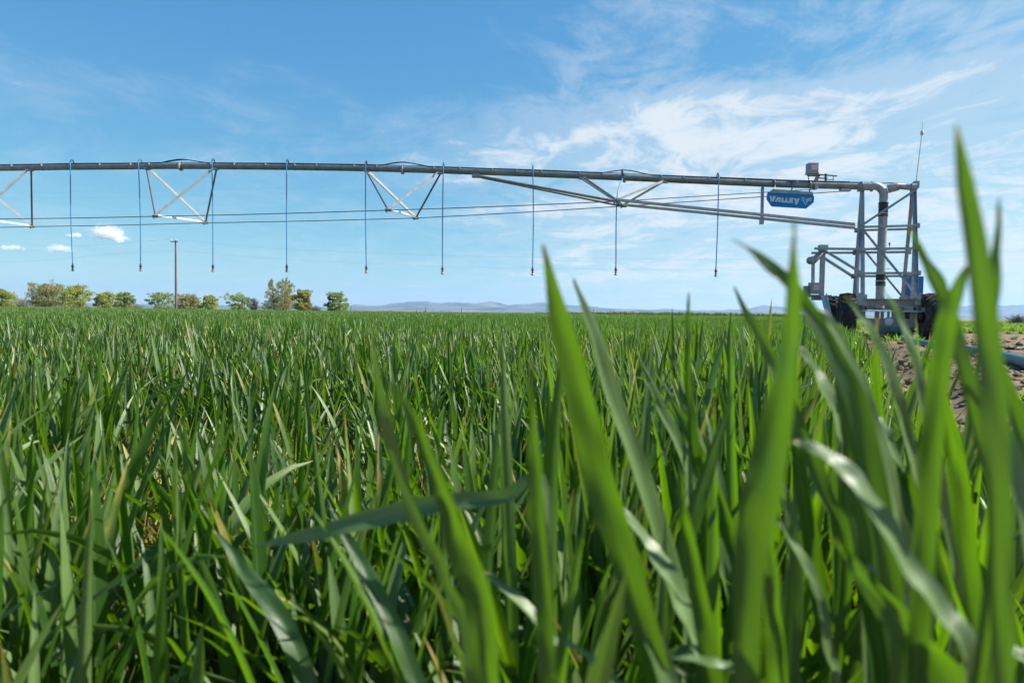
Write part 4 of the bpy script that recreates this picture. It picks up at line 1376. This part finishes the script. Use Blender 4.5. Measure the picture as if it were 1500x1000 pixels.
wire_px([(-600, 297), (0, 291), (180, 289), (513, 282), (800, 274), (1120, 266), (1900, 243)], 210, 180, .010, 'faint lower wire slanting up behind the irrigation pipe')

# ------------------------------------------------------------------ weeds by the cart, green strips, clods
def weed_mesh(r, H, Wd, n, size):
    mb = MB()
    for i in range(n):
        an, el = r.uniform(0, 6.28), r.uniform(.1, 1.3)
        L = r.uniform(.5, 1) * H
        d = Vector((math.cos(an) * math.cos(el) * Wd / H, math.sin(an) * math.cos(el) * Wd / H, math.sin(el)))
        leaf_strip(mb, Vector((r.gauss(0, .1) * Wd, r.gauss(0, .1) * Wd, 0)), an, 1.5 - el, L, size * r.uniform(.7, 1.3), r.uniform(.2, 1.2), r.uniform(-.5, .5), 4, 3, 0, r.random())
    return mb
WEEDS = [(1248, 500, .16, 'small weed at the foot of the near left tyre'), (1258, 484, .18, 'weed just behind the near left tyre'), (1268, 481, .2, 'weed under the left edge of the cart deck'), (1282, 499, .22, 'leftmost weed of the bright clump below the inlet cap'),
 (1291, 497, .30, 'tallest weed of the bright clump below the inlet cap'), (1299, 501, .26, 'weed touching the left side of the teal hose bend'), (1307, 498, .24, 'weed growing in front of the teal hose where it drops'), (1315, 502, .26, 'weed at the lower edge of the bright clump by the hose'),
 (1323, 499, .22, 'weed just right of the teal hose bend'), (1334, 502, .24, 'weed on the far side of the hose between bend and wheel'), (1344, 504, .3, 'bushy weed by the near right tyre'), (1374, 506, .3, 'weed right of the near right tyre')]
wl = None
for i, (px, py, H, lab) in enumerate(WEEDS):
    g_ = gp(px, py)
    r = random.Random(400 + i)
    b = Vector((g_.x, g_.y, gz(g_.x, g_.y)))
    mb = weed_mesh(r, H, H * .8, 20, .035)
    me = mb.mesh('weed', F_WEED, tones=True)
    o = bpy.data.objects.new('weed', me)
    COL.objects.link(o)
    o.location = b
    tag(o, lab, 'weed', 'green weeds at the foot of the cart')

PROTO2 = bpy.data.collections.new('weed_tufts')
for i in range(5):
    r = random.Random(700 + i)
    mb = weed_mesh(r, .22, .22, 26, .03)
    o = bpy.data.objects.new('weed_tuft_%d' % i, mb.mesh('weed_tuft', F_WEED, tones=True))
    PROTO2.objects.link(o)
for i in range(3):
    r = random.Random(720 + i)
    mb = weed_mesh(r, .75, .9, 60, .09)
    o = bpy.data.objects.new('x_margin_tuft_%d' % i, mb.mesh('margin_tuft', F_STRIP, tones=True))
    PROTO2.objects.link(o)
its = []
for i in range(3400):                                 # green strip beyond the track
    y = 23 + 85 * rnd.random() ** 1.5
    x = rnd.uniform(EDGE_A * y + 1.5, 0.95 * y + 4)
    if y < 27 and mnoise.noise(Vector((x * .4, y * .4, 0))) < 0.1:
        continue
    its.append((x, y, 0, rnd.uniform(0, 6.28), 0, 0, rnd.uniform(.8, 2.2), rnd.uniform(.7, 1.6), rnd.randrange(5)))
for i in range(240):                                  # sparse on the dirt and round the wheels
    y = rnd.uniform(3.0, 20)
    x = EDGE_A * y + EDGE_B + .3 + rnd.random() * 6
    if mnoise.noise(Vector((x * .8, y * .8, 5))) < 0.12:
        continue
    its.append((x, y, gz(x, y) - .01, rnd.uniform(0, 6.28), 0, 0, rnd.uniform(.35, .9), rnd.uniform(.3, .7), rnd.randrange(5)))
for i in range(90):
    q = C(rnd.uniform(-.3, 1.6), rnd.uniform(.6, 6.0), 0)
    its.append((q.x, q.y, 0, rnd.uniform(0, 6.28), 0, 0, rnd.uniform(.5, 1.0), rnd.uniform(.4, .9), rnd.randrange(5)))
scatter('weed_cover', 'low green weeds covering the ground right of and behind the cart', 'weeds', its, PROTO2)
its = []
for i in range(1500):                                 # dark strip at the far end of the wheat
    x = rnd.uniform(-30, 62)
    y = 119 + rnd.random() * 7
    k = .75 + .85 * smooth(-5, 25, x)
    its.append((x, y, 0, rnd.uniform(0, 6.28), 0, 0, rnd.uniform(.8, 1.3), k * rnd.uniform(.7, 1.25), 5 + rnd.randrange(3)))
scatter('margin_weeds', 'dark green weedy strip along the far end of the wheat', 'weeds', its, PROTO2)

cl = MB()
ICO = [(0, 0, 1), (.894, 0, .447), (.276, .851, .447), (-.724, .526, .447), (-.724, -.526, .447), (.276, -.851, .447), (.724, .526, -.447), (-.276, .851, -.447), (-.894, 0, -.447), (-.276, -.851, -.447), (.724, -.526, -.447), (0, 0, -1)]
ICF = [(0, 1, 2), (0, 2, 3), (0, 3, 4), (0, 4, 5), (0, 5, 1), (1, 6, 2), (2, 7, 3), (3, 8, 4), (4, 9, 5), (5, 10, 1), (6, 7, 2), (7, 8, 3), (8, 9, 4), (9, 10, 5), (10, 6, 1), (11, 7, 6), (11, 8, 7), (11, 9, 8), (11, 10, 9), (11, 6, 10)]
for i in range(3600):
    y = 2.2 + 17 * rnd.random() ** 1.5
    x = EDGE_A * y + EDGE_B + .1 + abs(rnd.gauss(0, 1.7)) + (rnd.random() * 2.5 if rnd.random() < .4 else 0)
    s = min(.075, .010 * math.exp(abs(rnd.gauss(0, .75))))
    z = gz(x, y) + s * .25
    cl.add([(x + a * s * rnd.uniform(.7, 1.3), y + b * s * rnd.uniform(.7, 1.3), z + c * s * rnd.uniform(.45, .9)) for a, b, c in ICO], ICF, False)
CLOD = worn('dry_soil_clod', (0.13, 0.094, 0.058), (0.22, 0.165, 0.105), 0.95, 0.0, 9.0, 0.4, 0.1)
tag(cl.build('soil_clods', CLOD), 'brown dry soil clods strewn over the bare track', 'soil clods', None, 'stuff')

# ------------------------------------------------------------------ wheat plants close to the camera, each of its own
def build_leaf(pts, widths, roll, cols=5, per=5, tone=0.3, dry=0.0, gutter=0.16):
    """a blade through world points; widths in metres; roll turns its face about its length"""
    mb = MB()
    path = catmull(pts, per)
    n = len(path) - 1
    vs, tn = [], []
    nw = len(widths) - 1
    for i, p in enumerate(path):
        s = i / n
        f = s * nw
        k = min(int(f), nw - 1)
        wd = lerp(widths[k], widths[k + 1], f - k)
        tg = (path[min(i + 1, n)] - path[max(i - 1, 0)]).normalized()
        view = (p - Vector((0, 0, CAM_Z))).normalized()
        rl = roll if not isinstance(roll, tuple) else lerp(roll[0], roll[1], s)
        sd = tg.cross(view).normalized()
        nr = tg.cross(sd).normalized()
        sd2 = sd * math.cos(rl) + nr * math.sin(rl)
        nr2 = tg.cross(sd2)
        wd /= max(.6, abs(math.cos(rl)))
        for c in range(cols):
            q = c / (cols - 1)
            o = q - .5
            vs.append(p + sd2 * (o * wd) + nr2 * (wd * gutter * (4 * o * o - .33)) + nr2 * (0.002 * mnoise.noise(Vector((s * 9, q * 2, tone * 40)))))
            tn.append((tone, dry * s, s, q))
    fs = [(i * cols + k, i * cols + k + 1, (i + 1) * cols + k + 1, (i + 1) * cols + k) for i in range(n) for k in range(cols - 1)]
    mb.add(vs, fs, True, 0, tn)
    return mb

# each: label, [leaf (points px,py from base to tip, depth base, depth tip, widths px, face roll, tone)]
HERO = [
 ('broad bright green blade standing tallest left of the cart, tip up to the sign',
  [([(1090, 1080), (1092, 1000), (1097, 830), (1114, 730), (1133, 640), (1150, 560), (1160, 480), (1163, 400), (1162, 322)], .21, .20, (44, 46, 54, 72, 60, 42, 32, 20, 2), (.5, -.75), .16)]),
 ('wide dark-hearted blade rising in mid picture, tip near the seventh drop hose',
  [([(985, 1100), (960, 980), (928, 860), (900, 770), (876, 690), (857, 610), (838, 530), (818, 450), (795, 358)], .27, .25, (46, 50, 54, 56, 54, 53, 48, 34, 2), (.15, -.6), .12)]),
 ('pale silvery blade leaning right beside the wide mid-picture blade',
  [([(1040, 980), (1000, 880), (966, 780), (938, 690), (907, 610), (883, 530), (860, 460), (840, 408)], .36, .34, (28, 30, 30, 29, 27, 23, 15, 2), .75, .62)]),
 ('blurred yellow-green blade sweeping up left of centre with a grey edge',
  [([(722, 1090), (714, 980), (702, 870), (674, 800), (652, 730), (626, 660), (604, 610), (560, 545)], .24, .23, (50, 54, 54, 46, 35, 26, 20, 2), (-.75, -.5), .0)]),
 ('dark blurred upright blade left of centre behind the yellow-green one',
  [([(690, 960), (655, 850), (628, 795), (598, 730), (575, 650), (557, 570), (546, 485)], .27, .24, (24, 25, 25, 25, 23, 20, 3), -.75, .66)]),
 ('narrow dark green blade standing upright left of the wide middle blade',
  [([(802, 1080), (800, 980), (797, 900), (789, 800), (784, 690), (780, 610), (777, 525)], .24, .22, (36, 36, 34, 31, 26, 16, 2), (.4, -.6), .20)]),
 ('long grey-green blade lying almost level across the middle foreground',
  [([(800, 722), (740, 727), (680, 733), (610, 744), (530, 763), (450, 784), (372, 800)], .33, .36, (18, 22, 27, 32, 32, 22, 2), .25, .66)]),
 ('tallest grey blade at the right edge, running up past the antenna',
  [([(1470, 1100), (1468, 1000), (1465, 850), (1461, 700), (1456, 590), (1445, 478), (1430, 360), (1414, 268), (1401, 182)], .18, .17, (32, 34, 36, 40, 43, 40, 36, 28, 2), (.5, -.1), .50),
   ([(1462, 760), (1455, 620), (1452, 520), (1455, 430), (1460, 350), (1464, 290)], .20, .20, (24, 26, 24, 20, 12, 2), .5, .12)]),
 ('yellow-lit blade curving up to the right between the cart and the tall grey blade',
  [([(1340, 1090), (1346, 920), (1356, 770), (1366, 640), (1376, 550), (1386, 478), (1399, 436), (1416, 390)], .22, .21, (34, 36, 37, 37, 36, 34, 28, 3), (.5, -.5), .20)]),
 ('grey-lit blade slanting left over the tank with a pale edge',
  [([(1470, 800), (1446, 680), (1422, 580), (1402, 500), (1384, 445), (1366, 404), (1349, 370), (1333, 334)], .24, .23, (26, 28, 27, 26, 25, 22, 14, 2), .5, .50)]),
 ('arching blade with a drooping tip pointing left below the hanging sign',
  [([(1318, 1060), (1304, 880), (1286, 740), (1256, 600), (1226, 530), (1197, 475), (1152, 411), (1111, 376), (1072, 350)], .25, .24, (40, 42, 42, 38, 32, 27, 22, 15, 2), .55, .30)]),
 ('dark slim blade leaning left below the sign, left of the tall bright blade',
  [([(1240, 820), (1208, 720), (1176, 640), (1145, 565), (1116, 496), (1093, 458), (1075, 420)], .34, .33, (22, 24, 24, 22, 17, 11, 2), .2, .55)]),
 ('white-glinting blade bending left in front of the cart wheels',
  [([(1330, 860), (1312, 740), (1290, 650), (1262, 570), (1232, 505), (1206, 465), (1180, 438)], .30, .29, (20, 22, 22, 20, 18, 14, 2), 1.0, .72)]),
 ('pale twisted blade crossing the left side of the cart frame',
  [([(1366, 820), (1348, 720), (1328, 640), (1310, 570), (1286, 505), (1262, 465), (1236, 433)], .34, .32, (16, 17, 17, 16, 14, 11, 2), 1.0, .78)]),
 ('pale thin blade over the right side of the cart, tip above its deck',
  [([(1400, 900), (1385, 760), (1366, 640), (1346, 550), (1331, 497), (1315, 456), (1290, 418)], .31, .30, (14, 15, 15, 14, 13, 10, 2), 1.0, .74)]),
 ('silvery arched blade bowing down-right in the lower right corner',
  [([(1420, 1010), (1374, 888), (1324, 816), (1283, 748), (1244, 696), (1206, 664), (1163, 646)], .205, .225, (32, 34, 34, 32, 29, 22, 3), .95, .80)]),
 ('wide vivid green blade cutting diagonally across the lower right corner',
  [([(1470, 1110), (1420, 1030), (1370, 970), (1322, 915), (1284, 868), (1254, 830), (1222, 788)], .21, .24, (60, 62, 60, 52, 40, 24, 3), -.45, .14)]),
 ('short dark green blade standing left of the tall bright blade near the bottom',
  [([(1060, 1100), (1046, 1010), (1032, 920), (1018, 850), (1008, 790), (999, 740), (990, 692)], .29, .27, (38, 38, 36, 32, 25, 15, 2), .1, .22)]),
 ('grey leaf with a pale flank arching right at the bottom left of centre',
  [([(640, 1080), (606, 990), (578, 920), (550, 862), (524, 815), (502, 778), (480, 742)], .36, .40, (30, 30, 28, 26, 22, 15, 2), .25, .40)]),
 ('grey pointed leaf leaning right at the lower left',
  [([(470, 1080), (446, 990), (418, 920), (392, 878), (366, 846), (342, 812), (312, 774)], .42, .46, (32, 34, 34, 31, 25, 16, 2), .15, .42)]),
 ('dark leaf leaning right toward the sparse straw patch at left',
  [([(128, 890), (146, 830), (162, 775), (182, 715), (204, 665), (222, 622), (237, 584)], .72, .70, (22, 24, 24, 22, 19, 13, 2), .3, .50)]),
 ('slim pale spike rising alone from the crop to the hill line',
  [([(1032, 760), (1022, 690), (1014, 630), (1009, 580), (1007, 530), (1007, 480), (1009, 428)], .40, .37, (18, 20, 18, 14, 9, 6, 1.5), .4, .45)]),
 ('blue-grey blade with a straight back right of the tall middle blade',
  [([(1075, 900), (1050, 800), (1022, 720), (996, 655), (970, 600), (952, 560), (934, 520)], .48, .46, (18, 20, 20, 18, 15, 11, 2), .7, .62)]),
 ('glossy blade bent to the right near the bottom centre right',
  [([(1000, 1100), (985, 1020), (962, 950), (934, 890), (912, 830), (896, 780), (888, 730)], .26, .28, (42, 40, 36, 32, 26, 17, 3), .55, .52)]),
 ('bright lime leaf standing in front of the cart deck',
  [([(1340, 1000), (1322, 900), (1306, 800), (1296, 700), (1288, 620), (1284, 550), (1285, 466)], .40, .36, (22, 24, 24, 22, 18, 12, 2), -.5, .05)]),
 ('broad shaded blade behind the diagonal blade in the lower right',
  [([(1300, 1080), (1288, 940), (1274, 830), (1258, 740), (1246, 660), (1234, 600), (1222, 545)], .31, .29, (44, 48, 48, 42, 32, 20, 2), .55, .25)]),
 ('pale grey blade along the right edge, lowest at the corner',
  [([(1540, 1050), (1528, 930), (1514, 820), (1496, 720), (1472, 640), (1442, 580), (1408, 540)], .22, .24, (32, 34, 34, 31, 26, 18, 3), .75, .68)]),
 ('green blade pair rising side by side below the guidance arm',
  [([(1215, 1000), (1200, 880), (1186, 780), (1172, 690), (1166, 620), (1164, 560), (1166, 505)], .38, .36, (26, 28, 27, 23, 18, 12, 2), (.6, -.2), .30),
   ([(1225, 980), (1232, 860), (1240, 760), (1244, 680), (1240, 610), (1226, 550), (1204, 500)], .40, .38, (24, 26, 26, 22, 18, 12, 2), .6, .40)]),
 ('dark green blade leaning left at the right rim of the bare dirt',
  [([(1440, 1000), (1424, 880), (1412, 780), (1404, 700), (1392, 630), (1376, 570), (1352, 515)], .33, .31, (32, 34, 34, 30, 25, 17, 2), (.3, -.3), .25)]),
 ('grey upright blade between the tall bright blade and the silvery arch',
  [([(1152, 1090), (1156, 1000), (1160, 920), (1162, 850), (1160, 790), (1154, 735), (1144, 690)], .33, .32, (24, 28, 28, 25, 20, 13, 2), .6, .64)]),
 ('pale narrow blade drooping right at the foot of the tall bright blade',
  [([(1222, 1030), (1215, 960), (1205, 900), (1190, 850), (1165, 800), (1136, 760)], .30, .31, (15, 17, 18, 18, 15, 3), 1.0, .85)]),
 ('short white-glinting blade under the silvery arched blade',
  [([(1385, 1060), (1366, 980), (1345, 922), (1322, 880), (1298, 850), (1268, 826)], .29, .30, (22, 24, 24, 22, 18, 3), 1.05, .9)]),
 ('cream drooping leaf curving along the bottom edge right of centre',
  [([(1150, 1060), (1112, 1010), (1072, 982), (1034, 968), (984, 962)], .27, .28, (18, 18, 18, 16, 4), .95, .88)]),
 ('white-edged blade rising left out of the bottom edge near the centre',
  [([(940, 1060), (916, 1018), (890, 988), (860, 960), (824, 936)], .26, .27, (18, 19, 18, 15, 3), 1.0, .9)]),
 ('long bright pale blade bending right below the blue-grey blade',
  [([(1040, 1020), (1018, 940), (996, 880), (970, 830), (944, 790), (912, 744)], .31, .33, (26, 28, 29, 27, 20, 3), .95, .9)]),
 ('pale bent blade tip between the yellow-green and the narrow dark blade',
  [([(830, 990), (800, 930), (776, 896), (744, 866), (708, 838)], .33, .35, (18, 20, 20, 17, 3), 1.0, .85)]),
 ('bright silver blade falling right just beside the tall bright blade',
  [([(1262, 760), (1250, 690), (1234, 630), (1214, 580), (1192, 540), (1172, 508)], .33, .34, (18, 20, 21, 20, 15, 3), 1.0, .9)]),
 ('small white blade tip in front of the bare dirt',
  [([(1330, 760), (1318, 690), (1300, 640), (1282, 612), (1256, 586)], .36, .37, (14, 15, 15, 13, 3), 1.05, .9)]),
 ('white curled leaf tip at the right edge near the bottom',
  [([(1540, 1040), (1520, 990), (1500, 965), (1478, 948), (1452, 940)], .25, .26, (22, 22, 20, 16, 4), 1.0, .9)]),
 ('dark blue-green blade slanting left across the lower right, behind the silvery arch',
  [([(1460, 1080), (1424, 960), (1388, 860), (1350, 770), (1314, 700), (1280, 650), (1244, 612)], .34, .36, (36, 38, 38, 34, 28, 19, 3), .15, .20)]),
 ('dark blade leaning right up to the edge of the bare dirt',
  [([(1236, 1080), (1262, 950), (1290, 840), (1318, 750), (1342, 680), (1362, 625), (1384, 568)], .36, .35, (32, 34, 34, 30, 25, 17, 2), .3, .25)]),
 ('cool grey-green blade leaning right between the two wide middle blades',
  [([(930, 1080), (960, 960), (988, 850), (1014, 760), (1036, 690), (1054, 635), (1074, 575)], .38, .37, (26, 29, 30, 27, 22, 15, 2), .45, .60)]),
 ('dark green blade leaning left just above the short dark blade',
  [([(1120, 960), (1090, 850), (1062, 765), (1036, 695), (1012, 640), (992, 600), (968, 556)], .42, .43, (24, 26, 26, 23, 19, 13, 2), .1, .25)]),
 ('blue-green blade crossing in front of the right rim of the dirt',
  [([(1560, 900), (1536, 780), (1514, 690), (1494, 620), (1476, 570), (1460, 530), (1440, 488)], .30, .29, (28, 30, 30, 27, 22, 15, 2), .35, .45)]),
 ('lime lit blade at the foot of the tall bright blade, right of it',
  [([(1150, 1100), (1142, 1010), (1136, 930), (1131, 860), (1128, 800), (1130, 750), (1136, 700)], .25, .24, (32, 34, 32, 28, 22, 14, 2), -.45, .10)]),
]
for hi, (lab, leaves) in enumerate(HERO):
    r = random.Random(2000 + hi)
    first = at(leaves[0][0][0][0], leaves[0][0][0][1], leaves[0][1])
    foot = Vector((first.x + r.uniform(-.02, .02), first.y + r.uniform(.0, .04), 0))
    pl = thing('wheat_plant', foot, lab, 'wheat plant', 'wheat plants close to the camera')
    top = None
    for (pp, y0_, y1_, wpx, roll, tone) in leaves:
        n = len(pp)
        pts, ws = [], []
        for i, (a, b) in enumerate(pp):
            y = lerp(y0_, y1_, i / (n - 1))
            pts.append(at(a, b, y))
            ws.append(wpx[i] * (0.80 if y < .3 else 0.88) * y / 1000.0)
        # carry the blade down to its shoot
        down = pts[0] + (pts[0] - pts[1]) * .5
        down.z = max(.03, pts[0].z * .72)
        down = Vector((lerp(pts[0].x, foot.x, .5), lerp(pts[0].y, foot.y, .5), down.z))
        build_leaf([down] + pts, [ws[0] * .6] + ws, roll, 5, 5, tone).build('leaf', HERO_LEAF, pl, tones=True)
        if top is None:
            top = down
    st = MB()
    st.tube(catmull([foot, foot.lerp(top, .5) + Vector((r.uniform(-.01, .01), 0, 0)), top], 3), [.003] * 7, 6)
    st.tone = [(0.4, 0.1, .3, .3)] * len(st.v)
    st.build('stem', WHEAT, pl, tones=True)
    for q in range(2):                                 # lower leaves of the same shoot
        f = r.uniform(.25, .7)
        lb = MB()
        leaf_strip(lb, foot.lerp(top, f), r.uniform(0, 6.28), r.uniform(.15, .5), r.uniform(.16, .24), r.uniform(.009, .013), r.uniform(.2, 1.2), r.uniform(-1, 1), 12, 5, 0.0, r.random())
        lb.build('leaf', WHEAT, pl, tones=True)

# nearest ordinary plants: a few models, then copies with their parts
models = []
def plant_model(i):
    r = random.Random(3000 + i)
    o = bpy.data.objects.new('wheat_plant', None)
    o.empty_display_size = .05
    o['base'] = (0, 0, 0)
    parts = []
    H = CANOPY
    hs = H * r.uniform(.42, .52)
    lean = Vector((r.gauss(0, .02), r.gauss(0, .02), hs))
    st = MB().tube([(0, 0, 0), lean * .5, lean], [.0028, .0024, .0018], 6, False)
    st.tone = [(r.random(), .12, .3, .3)] * len(st.v)
    parts.append(('stem', st))
    az = r.uniform(0, 6.28)
    for k in range(4):
        f = k / 3
        lb = MB()
        base = lean * lerp(.2, 1, f)
        if k == 3:
            args = (r.uniform(.03, .2), (H - hs) * 1.08, r.uniform(.0, .4))
        else:
            args = (r.uniform(.15, .5), H * r.uniform(.42, .6), r.uniform(.1, 1.3))
        leaf_strip(lb, base, az + k * 2.4 + r.uniform(-.5, .5), args[0], args[1], r.uniform(.0098, .0146), args[2], r.uniform(-1.4, 1.4), 14, 5,
                   (r.uniform(.5, 1) if k == 0 and r.random() < .5 else (r.uniform(.25, .5) if r.random() < .1 else 0)), r.random())
        parts.append(('leaf', lb))
    return [(n_, mb.mesh(n_, WHEAT, tones=True)) for n_, mb in parts]
NM = 12
PM = [plant_model(i) for i in range(NM)]
made = 0
r = random.Random(77)
while made < 140:
    y = .46 + 1.0 * r.random() ** 1.25
    x = r.uniform(-.80 * y - .02, .80 * y + .02)
    if edge_s(x, y) > 0.0 or (x > .28 * y and y < .6):
        continue
    hgt = canopy(x, y) * max(.85, min(1.14, r.gauss(1.0, .06))) / CANOPY
    if r.random() < gap(x, y) * .7:
        continue
    side = 'left' if x < -.12 * y else ('right' if x > .3 * y else 'middle')
    e = bpy.data.objects.new('wheat_plant', None)
    e.empty_display_size = .05
    e.location = (x, y, 0)
    e.rotation_euler = (r.gauss(0, .04), r.gauss(0, .04), r.uniform(0, 6.28))
    s_ = r.uniform(.9, 1.1)
    e.scale = (s_, s_, hgt)
    COL.objects.link(e)
    tag(e, 'ordinary green wheat plant standing in the thick of the near crop', 'wheat plant', 'ordinary plants of the near crop')
    for n_, me in PM[made % NM]:
        c = bpy.data.objects.new(n_, me)
        c.parent = e
        COL.objects.link(c)
    made += 1
made = 0
r = random.Random(78)
while made < 140:                                       # the tall tangle on the right
    y = r.uniform(.30, .95)
    k = r.uniform(-.04, .80)
    x = k * y
    if edge_s(x, y) > .12:
        continue
    tip = r.uniform(480, 760) if y > .45 else r.uniform(620, 860)
    hgt = (CAM_Z - (tip - 462) / 1000 * y) / CANOPY
    e = bpy.data.objects.new('wheat_plant', None)
    e.empty_display_size = .05
    e.location = (x, y, 0)
    e.rotation_euler = (r.gauss(0, .06), r.gauss(0, .09), r.uniform(0, 6.28))
    e.scale = (1.05, 1.05, hgt)
    COL.objects.link(e)
    tag(e, 'taller wheat plant in the blurred tangle crowding the right foreground', 'wheat plant', 'tall tangle of wheat on the right')
    for n_, me in PM[made % NM]:
        c = bpy.data.objects.new(n_, me)
        c.parent = e
        COL.objects.link(c)
    made += 1
for o in bpy.data.objects:
    if 'base' in o:
        del o['base']
